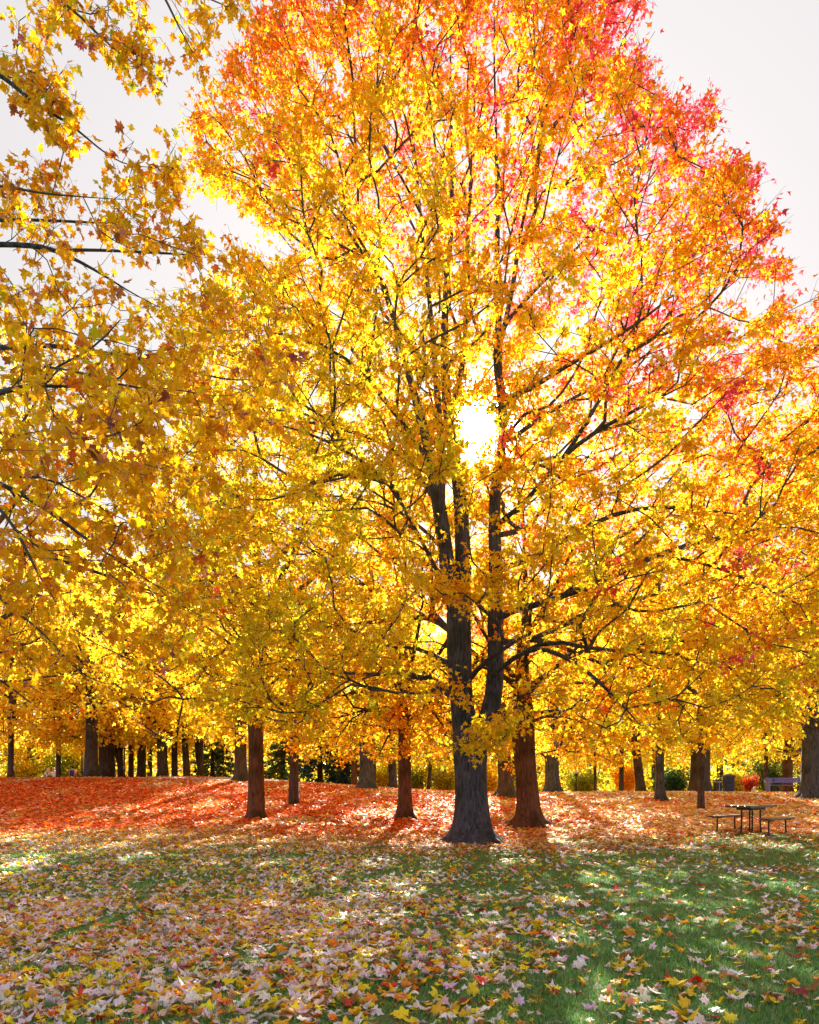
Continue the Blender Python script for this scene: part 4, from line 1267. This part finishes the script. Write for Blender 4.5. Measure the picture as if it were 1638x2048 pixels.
def bush(px, Y, w, h, cols, wts, label, seed, n=2600, ls=.13, name='bush'):
    r = np.random.default_rng(seed)
    x = (px - 819) / F * Y; bz = float(H(x, Y))
    t = empty(name, (x, Y, bz))
    m = 26
    a_ = r.uniform(0, 6.283, m); b0 = np.zeros((m, 3)); b0[:, 2] = -.03
    b1 = np.stack([np.cos(a_) * w * .42 * r.uniform(.3, 1, m), np.sin(a_) * w * .35 * r.uniform(.3, 1, m), h * r.uniform(.45, .95, m)], 1)
    sv, sq = sticks(b0, b1, np.full(m, .014), np.full(m, .004))
    link('stem', make_mesh('stem', sv, sq, mats=[M_BARK_DARK]), t)
    i = r.integers(0, m, n); u = r.uniform(.25, 1.05, n)
    p = b0[i] + (b1 - b0)[i] * u[:, None] + r.normal(size=(n, 3)) * [w * .11, w * .11, h * .07]
    p[:, 2] = np.maximum(p[:, 2], .03)
    ax = r.normal(size=p.shape); nr = r.normal(size=p.shape) + [0, 0, .5]
    V, T, k = leaves(p, ax, nr, ls * r.uniform(.6, 1.3, n), 'B', r)
    c = jitter(pick(r, n, cols, wts), r, .18)
    link('foliage', make_mesh('foliage', V, T, col=np.repeat(c, k, 0), mats=[M_LEAF]), t)
    tag(t, label, 'bush')


bush(1500, 48, 1.1, 1.15, [(.70, .06, .035), (.75, .18, .05), (.45, .03, .03)], [4, 2, 1.5], 'small scarlet bush between the tall dark bin and the park bench', 301, 1100)
bush(1348, 50, 2.6, 1.9, [(.05, .16, .06), (.10, .20, .04), (.03, .11, .07)], [3, 2, 2], 'dark green bush between the narrow blue-grey trunk and the very thick trunk', 302, 5000)
bush(1475, 50, 2.0, 1.5, [LEM, YEL, GRN], [3, 3, 2], 'low yellow bush just right of the dark bin', 303, 3500)
bush(130, 59, 4.4, 3.4, [(.16, .30, .03), (.30, .42, .04), LEM * .9], [4, 3, 1], 'fresh green bush behind the walkers at the left', 304, 6000, .16)
bush(52, 59, 3.8, 3.2, [LEM, YEL, GRN], [3, 3, 3], 'yellow-green bush left of the two pale walkers', 305, 5000, .16)
bush(165, 60, 2.8, 3.2, [LEM, YEL, GRN], [4, 2, 2], 'lemon yellow bush right of the walker in the pink shirt', 306, 4000, .16)
bush(1250, 50, 2.4, 2.0, [ORA, GOLD, YEL], [3, 3, 1], 'orange bush at the thin wrapped trunk on the crest', 307, 4000)
bush(1165, 52, 3.0, 1.8, [GRN, YEL, (.16, .28, .04)], [3, 2, 3], 'yellow-green bush behind the short lamp post', 308, 4500)
bush(890, 52, 3.4, 2.0, [OLI, YEL, (.16, .25, .04)], [3, 2, 3], 'olive undergrowth bush left of the huge grey trunk', 309, 5000)
bush(830, 53, 2.6, 2.0, [(.10, .2, .04), GRN * .8, OLI], [3, 3, 2], 'green bush right of the slender red-brown trunk', 310, 4500)
bush(765, 50, 2.2, 1.8, [YEL, LEM, GRN], [3, 2, 2], 'sunlit yellow bush under the arching blue-grey limb', 311, 4000)
bush(980, 52, 2.2, 2.6, [YEL, OLI, GOLD], [3, 2, 2], 'golden bush seen through the gap right of the huge trunk', 312, 4500)
bush(1545, 53, 3.6, 2.6, [(.05, .17, .08), (.12, .24, .06), YEL], [3, 3, 1], 'tall green bush behind the park bench', 313, 6000, .15)

# distant wood: leaf masses one could not count
r = np.random.default_rng(500)
n_ = 46000
yy = r.uniform(66, 105, n_)
xx = r.uniform(-1, 1, n_) * (yy * .68)
top = 14 + 3.5 * np.sin(xx * .21 + 1) + 2 * np.sin(xx * .53)
u = r.uniform(size=n_) ** 1.35
zz = H(xx, yy) + u * top * (.75 + .25 * (yy - 66) / 39)
p = np.stack([xx, yy, zz], 1)
kp = noise3(p, 4.5, 9) + .4 * r.normal(size=n_) > -.75
p = p[kp]; m = len(p)
c = pick(r, m, [LEM, YEL, OLI, GRN, GOLD, (.12, .22, .04)], [3, 3, 2, 2.5, 1.5, 1.2])
V, T, k = leaves(p, r.normal(size=(m, 3)), r.normal(size=(m, 3)) + [0, -.3, .3], r.uniform(.35, .75, m), 'C', r)
tag(link('distant_woods', make_mesh('distant_woods', V, T, col=np.repeat(jitter(c, r, .2), k, 0), mats=[M_LEAF])), kind='stuff')
n_ = 26000
yy = r.uniform(56, 72, n_); xx = r.uniform(-1, 1, n_) * (yy * .66)
zz = H(xx, yy) + r.uniform(0, 1, n_) ** 1.3 * (3.4 + 1.2 * np.sin(xx * .6)) 
p = np.stack([xx, yy, zz], 1)
pxx, _ = project(p)
green = np.interp(pxx, [0, 100, 200, 500, 700, 1000, 1300, 1638], [.35, .5, .15, .5, .6, .4, .4, .5])
c = np.where((r.uniform(size=n_) < green)[:, None], pick(r, n_, [GRN * .8, (.10, .2, .04), (.2, .3, .04)], [3, 2, 2]), pick(r, n_, [LEM, YEL, OLI], [2, 3, 2]))
V, T, k = leaves(p, r.normal(size=(n_, 3)), r.normal(size=(n_, 3)) + [0, 0, .3], r.uniform(.15, .36, n_), 'C', r)
tag(link('undergrowth', make_mesh('undergrowth', V, T, col=np.repeat(jitter(c, r, .2), k, 0), mats=[M_LEAF])), kind='stuff')

#@@THINGS
# ---------------------------------------------------------------- picnic table
M_WOOD = simple_mat('weathered_wood', (0.095, 0.065, 0.07), 0.32, scale=9, bump=.3)
M_STEEL = simple_mat('dark_steel', (0.035, 0.028, 0.028), 0.45, metal=.3, scale=30, bump=.05)
M_CONC = simple_mat('concrete', (0.34, 0.33, 0.35), 0.85, scale=14, bump=.3)
M_BLUE = simple_mat('grey_violet_paint', (0.17, 0.15, 0.44), 0.5, scale=10, bump=.1)
M_BIN = simple_mat('dark_green_bin_paint', (0.018, 0.022, 0.085), 0.45, scale=8, bump=.05)
M_BIN_LID = simple_mat('bin_lid_paint', (0.045, 0.05, 0.10), 0.4, scale=8, bump=.05)
M_BAND = simple_mat('pale_metal_band', (0.42, 0.40, 0.52), 0.4, metal=.4, bump=0)
M_GLOBE = simple_mat('frosted_lamp_glass', (0.72, 0.68, 0.80), 0.3, bump=0, var=.05)
TH = rad(38); TY = 20.0; TX = (1502 - 819) / F * TY
TZ = float(H(TX, TY))
pt = empty('picnic_table', (TX, TY, TZ), TH)
tag(pt, 'dark picnic table on four steel legs between its two benches at the lawn edge', 'table')
L_, Wd = 1.42, 0.72
for k in range(4):
    w_ = (Wd - .012 * 3) / 4
    m = MB(); m.box((0, -Wd / 2 + w_ / 2 + k * (w_ + .012), .735), (L_, w_, .062), bev=.014); m.build('plank', M_WOOD, pt)
m = MB(); m.box((0, 0, .672), (.72, .44, .07), bev=.01); m.build('apron', M_STEEL, pt)
for sx in (-1, 1):
    for sy in (-1, 1):
        m = MB(); m.tube([[sx * .28, sy * .11, .66], [sx * .28, sy * .11, .3], [sx * .29, sy * .12, -.02]], .024, 8); m.build('leg', M_STEEL, pt)
for sx in (-1, 1):
    m = MB(); m.box((sx * .255, 0, .012), (.05, .9, .03)); m.build('foot_bar', M_STEEL, pt)
pc, ps_ = math.cos(TH), math.sin(TH)
for sgn, lab in ((1, 'backless bench on the left side of the picnic table, its planks catching the light'), (-1, 'backless bench on the right side of the picnic table, in shade')):
    ox, oy = -ps_ * .70 * sgn, pc * .70 * sgn
    bx_, by_ = TX + ox, TY + oy
    be = empty('bench', (bx_, by_, float(H(bx_, by_))), TH)
    for k in (-1, 1):
        m = MB(); m.box((0, k * .078, .43), (1.32, .145, .05), bev=.012); m.build('plank', M_WOOD, be)
    for sx in (-1, 1):
        m = MB(); m.tube([[sx * .45, 0, .41], [sx * .45, 0, .2], [sx * .47, 0, .05], [sx * .50, 0, -.02]], .022, 8); m.build('leg', M_STEEL, be)
        m = MB(); m.box((sx * .45, 0, .395), (.06, .26, .02)); m.build('bracket', M_STEEL, be)
    m = MB(); m.box((0, 0, .008), (1.15, .05, .02)); m.build('foot_bar', M_STEEL, be)
    tag(be, lab, 'bench', 'picnic table benches')

for k, (u_, v_, cn) in enumerate(((-.4, .1, 2), (.1, -.22, 4), (.45, .2, 3), (.22, .12, 1), (-.1, .25, 2))):
    wx, wy = TX + u_ * pc - v_ * ps_, TY + u_ * ps_ + v_ * pc
    o = place_leaf('fallen_leaf', FM[k], np.array([wx, wy, TZ + .772 + .01]), np.array([math.cos(k * 2.1), math.sin(k * 2.1), .1]), np.array([.15, -.1, 1.0]), .10, FCOLS[cn])
    tag(o, f'{FNAMES[cn]} maple leaf lying on top of the picnic table, ' + ('at its left end', 'at its near edge', 'at its right end', 'right of its middle', 'at its far edge')[k], 'leaf', 'leaves on the picnic table')
# ---------------------------------------------------------------- park bench
BY = 46.0; BX = (1573 - 819) / F * BY
pb = empty('park_bench', (BX, BY, float(H(BX, BY))), rad(4))
tag(pb, 'violet-grey park bench with plank back and grey end support, beside the massive trunk', 'bench')
for k in range(3):
    m = MB(); m.box((0, .22 + k * .012, .66 + k * .105), (2.5, .035, .095), bev=.008); m.build('slat', M_BLUE, pb)
for k in range(3):
    m = MB(); m.box((0, -.16 + k * .135, .455), (2.5, .12, .035), bev=.008); m.build('slat', M_BLUE, pb)
for sx in (-.72, .98):
    m = MB(); m.box((sx, 0, .21), (.07, .44, .43), bev=.01); m.box((sx, .23, .62), (.06, .05, .5)); m.build('leg', M_STEEL, pb)
m = MB(); m.box((-1.19, .02, .34), (.18, .40, .72), bev=.03); m.build('end_support', simple_mat('blue_grey_concrete', (.17, .19, .32), .8), pb)

# ---------------------------------------------------------------- bins
BNY = 47.0; X = (1457 - 819) / F * BNY
bn = empty('waste_bin', (X, BNY, float(H(X, BNY))), 0)
tag(bn, 'tall dark blue waste bin with an overhanging cap', 'bin')
m = MB(); m.box((0, 0, .50), (.56, .5, 1.02), bev=.03); m.build('body', M_BIN, bn)
m = MB(); m.box((0, 0, 1.04), (.66, .6, .13), bev=.03)
m.add([(-.30, -.27, 1.103), (.30, -.27, 1.103), (.30, .27, 1.103), (-.30, .27, 1.103), (-.05, -.04, 1.19), (.05, -.04, 1.19), (.05, .04, 1.19), (-.05, .04, 1.19)], [(0, 1, 5, 4), (1, 2, 6, 5), (2, 3, 7, 6), (3, 0, 4, 7), (4, 5, 6, 7)])
m.build('lid', M_BIN_LID, bn)
m = MB(); m.box((0, -.256, .62), (.24, .02, .1)); m.build('slot', M_STEEL, bn)
m = MB(); m.box((.31, .05, .14), (.06, .3, .3)); m.build('foot', M_BIN, bn)
X = (1435 - 819) / F * BNY
br = empty('litter_barrel', (X, BNY, float(H(X, BNY))), 0)
tag(br, 'short round dark litter barrel with pale rim bands and one pale upright strip', 'bin')
m = MB(); m.lathe([(.25, 0.0), (.255, .1), (.255, .7), (.25, .76)], 20); m.build('body', M_BIN, br, smooth=False)
for z in (.05, .66):
    m = MB(); m.lathe([(.262, z), (.272, z + .01), (.272, z + .06), (.262, z + .07)], 20); m.build('band', M_BAND, br)
m = MB(); m.lathe([(.27, .755), (.285, .765), (.285, .80), (.24, .81)], 20); m.build('rim', M_BIN, br)
m = MB(); m.box((.0, -.262, .38), (.03, .02, .5)); m.build('strip', M_BAND, br)
for z in range(5):
    a_ = -2.3 + z * .35
    m = MB(); m.box((.256 * math.cos(a_), .256 * math.sin(a_), .39), (.02, .03, .5), rz=a_); m.build('slat', M_BIN_LID, br)

# ---------------------------------------------------------------- lamps and posts
def lamp(px, Y, hgt, globe_r, label, bands=()):
    x = (px - 819) / F * Y
    t = empty('street_lamp', (x, Y, float(H(x, Y))))
    m = MB(); m.lathe([(.12, -.05), (.12, .25), (.07, .32), (.05, .5), (.045, hgt - globe_r * 2.2)], 12); m.build('pole', M_STEEL, t)
    m = MB(); m.lathe([(.05, 0), (globe_r * 1.05, .05), (globe_r * 1.05, .16), (globe_r * .8, .18)], 12, (0, 0, hgt - globe_r * 2.2)); m.build('collar', M_STEEL, t)
    m = MB(); m.lathe([(globe_r * .78, 0), (globe_r, globe_r * .7), (globe_r * .9, globe_r * 1.4), (globe_r * .35, globe_r * 1.9), (.02, globe_r * 2.0)], 12, (0, 0, hgt - globe_r * 2.2 + .18)); m.build('globe', M_GLOBE, t, smooth=True)
    for z in bands:
        m = MB(); m.lathe([(.075, z), (.075, z + .2)], 10); m.build('band', M_BAND, t)
    tag(t, label, 'lamp')


lamp(248.5, 45.0, 2.75, .17, 'dark street lamp with a pale frosted globe among the path-row trunks', bands=(.72,))
lamp(1152, 50.0, 1.5, .12, 'short lamp post with a small pale head in front of the yellow-green bush')
for px, lab in ((164, 'slim dark upright post just left of the wide-footed trunk by the path'), (167.5, 'lighter slim post, nearer to the wide-footed trunk by the path')):
    Y = 46.0; x = (px - 819) / F * Y
    m = MB(); m.lathe([(.05, -.05), (.045, 1.9), (.03, 1.93)], 8)
    o = m.build('post', M_STEEL if px < 166 else M_BAND, None, loc=(x, Y, float(H(x, Y))))
    tag(o, lab, 'post')

# ---------------------------------------------------------------- people on the far path
M_SKIN = simple_mat('skin', (.50, .29, .20), .55, bump=0)
M_HAIRD = simple_mat('dark_hair', (.02, .015, .013), .6, bump=.2)
M_HAIRL = simple_mat('pale_hair', (.62, .50, .36), .6, bump=.2)
M_PINK = simple_mat('pink_shirt', (.88, .52, .82), .8, bump=.2)
M_WHITE = simple_mat('white_shirt', (.93, .88, .90), .8, bump=.2)
M_PACK = simple_mat('indigo_backpack', (.035, .03, .13), .7, bump=.2)
M_TROU = simple_mat('dark_trousers', (.03, .03, .05), .8, bump=.2)


def skin_obj(name, verts, edges, radii, mat, parent, sub=1):
    me = bpy.data.meshes.new(name); me.from_pydata([tuple(v) for v in verts], edges, []); me.materials.append(mat)
    o = link(name, me, parent)
    md = o.modifiers.new('skin', 'SKIN'); md.use_smooth_shade = True
    for i, rr in enumerate(radii):
        sv = me.skin_vertices[0].data[i]
        sv.radius = rr if isinstance(rr, tuple) else (rr, rr); sv.use_root = (i == 0)
    if sub: o.modifiers.new('sub', 'SUBSURF').levels = sub; o.modifiers['sub'].render_levels = sub
    return o


def person(px, Y, label, shirt, hair, hscale, step_, rz, pack=None, longhair=False, bag=False):
    x = (px - 819) / F * Y
    t = empty('person', (x, Y, float(H(x, Y))), rz)
    s = hscale
    h = lambda *v: tuple(a * s for a in v)
    ve = [h(0, 0, .94), h(0, .01, 1.12), h(0, .01, 1.30), h(0, 0, 1.43), h(0, .01, 1.50), h(0, .02, 1.58), h(0, .02, 1.68), h(0, .11, 1.60),
          h(.17, 0, 1.40), h(.24, -.03, 1.15), h(.25, .06, .92), h(.25, .09, .82), h(-.17, 0, 1.40), h(-.24, .03, 1.15), h(-.25, .02, .92), h(-.25, .05, .82),
          h(.09, 0, .88), h(.10, step_, .50), h(.10, step_ * .9 - .04, .09), h(.10, step_ * .9 + .13, .035),
          h(-.09, 0, .88), h(-.10, -step_ * .6, .50), h(-.10, -step_ - .1, .12), h(-.10, -step_ + .05, .035)]
    ed = [(0, 1), (1, 2), (2, 3), (3, 4), (4, 5), (5, 6), (5, 7), (3, 8), (8, 9), (9, 10), (10, 11), (3, 12), (12, 13), (13, 14), (14, 15),
          (0, 16), (16, 17), (17, 18), (18, 19), (0, 20), (20, 21), (21, 22), (22, 23)]
    ra = [(.15, .10), (.13, .09), (.16, .10), (.10, .08), .055, (.075, .09), (.07, .08), .015, .065, .048, .035, (.03, .045), .065, .048, .035, (.03, .045),
          .085, .06, .04, .035, .085, .06, .04, .035]
    ra = [tuple(q * s for q in (a if isinstance(a, tuple) else (a, a))) for a in ra]
    skin_obj('body', ve, ed, ra, M_SKIN, t)
    g = 1.18
    sv = [ve[i] for i in (0, 1, 2, 3, 8, 9, 12, 13)]
    skin_obj('shirt', sv, [(0, 1), (1, 2), (2, 3), (3, 4), (4, 5), (3, 6), (6, 7)], [tuple(q * g for q in ra[i]) for i in (0, 1, 2, 3, 8, 9, 12, 13)], shirt, t)
    tv_ = [ve[i] for i in (0, 16, 17, 18, 20, 21, 22)]
    skin_obj('trousers', tv_, [(0, 1), (1, 2), (2, 3), (0, 4), (4, 5), (5, 6)], [tuple(q * 1.2 for q in ra[i]) for i in (0, 16, 17, 18, 20, 21, 22)], M_TROU, t)
    m = MB(); m.ball(h(0, .0, 1.655), .105 * s, 12, (1, 1.12, 1.12))
    if longhair: m.ball(h(0, -.07, 1.48), .12 * s, 10, (1, .6, 1.6))
    m.build('hair', hair, t, smooth=True)
    if pack:
        m = MB(); m.box(h(0, -.21, 1.20), (.30 * s, .18 * s, .46 * s), bev=.06); m.build('backpack', pack, t)
    if bag:
        m = MB(); m.box(h(.08, -.17, 1.02), (.30 * s, .14 * s, .26 * s), bev=.05); m.build('shoulder_bag', M_TROU, t)
        m = MB(); m.tube([h(.08, -.16, 1.14), h(-.05, -.15, 1.3), h(-.14, -.05, 1.46)], .02, 6); m.build('strap', M_TROU, t)
    tag(t, label, 'person')


person(145.5, 55, 'person walking away in a pink shirt with a dark indigo backpack', M_PINK, M_HAIRD, 1.02, .16, 0.1, pack=M_PACK)
person(107.5, 55, 'person in a plain white shirt with pale hair walking beside the slim dark trunk', M_WHITE, M_HAIRL, .955, .14, -.05)
person(96, 55, 'person with long pale hair and a black shoulder bag walking left of the white shirt', M_WHITE, M_HAIRL, .93, .12, .5, longhair=True, bag=True)

# small white dog sitting before the scarlet bush
DY = 46.5; X = (1507.5 - 819) / F * DY
dg = empty('dog', (X, DY, float(H(X, DY))), rad(15))
M_DOG = simple_mat('white_fur', (.78, .74, .74), .9, bump=.3)
ve = [(0, .05, .14), (0, -.02, .22), (0, -.06, .29), (0, -.10, .32), (0, -.16, .305), (-.05, -.07, .12), (-.05, -.09, .02), (.05, -.07, .12), (.05, -.09, .02), (-.08, .08, .08), (-.09, .0, .02), (.08, .08, .08), (.09, .0, .02), (.02, .17, .06)]
ed = [(0, 1), (1, 2), (2, 3), (3, 4), (1, 5), (5, 6), (1, 7), (7, 8), (0, 9), (9, 10), (0, 11), (11, 12), (0, 13)]
skin_obj('body', ve, ed, [.09, .08, .06, .065, .03, .03, .025, .03, .025, .05, .03, .05, .03, .015], M_DOG, dg)
for sx in (-1, 1):
    m = MB(); m.ball((sx * .05, -.08, .385), .03, 6, (.7, .5, 1.4)); m.build('ear', M_DOG, dg, smooth=True)
m = MB(); m.ball((0, -.20, .31), .016, 6); m.build('nose', M_HAIRD, dg)
for sx in (-1, 1):
    m = MB(); m.ball((sx * .025, -.165, .345), .011, 6); m.build('eye', M_HAIRD, dg)
tag(dg, 'small white dog sitting in front of the scarlet bush', 'dog')

print('tris', sum(len(me.loops) - 2 * len(me.polygons) for me in bpy.data.meshes), 'objects', len(bpy.data.objects))
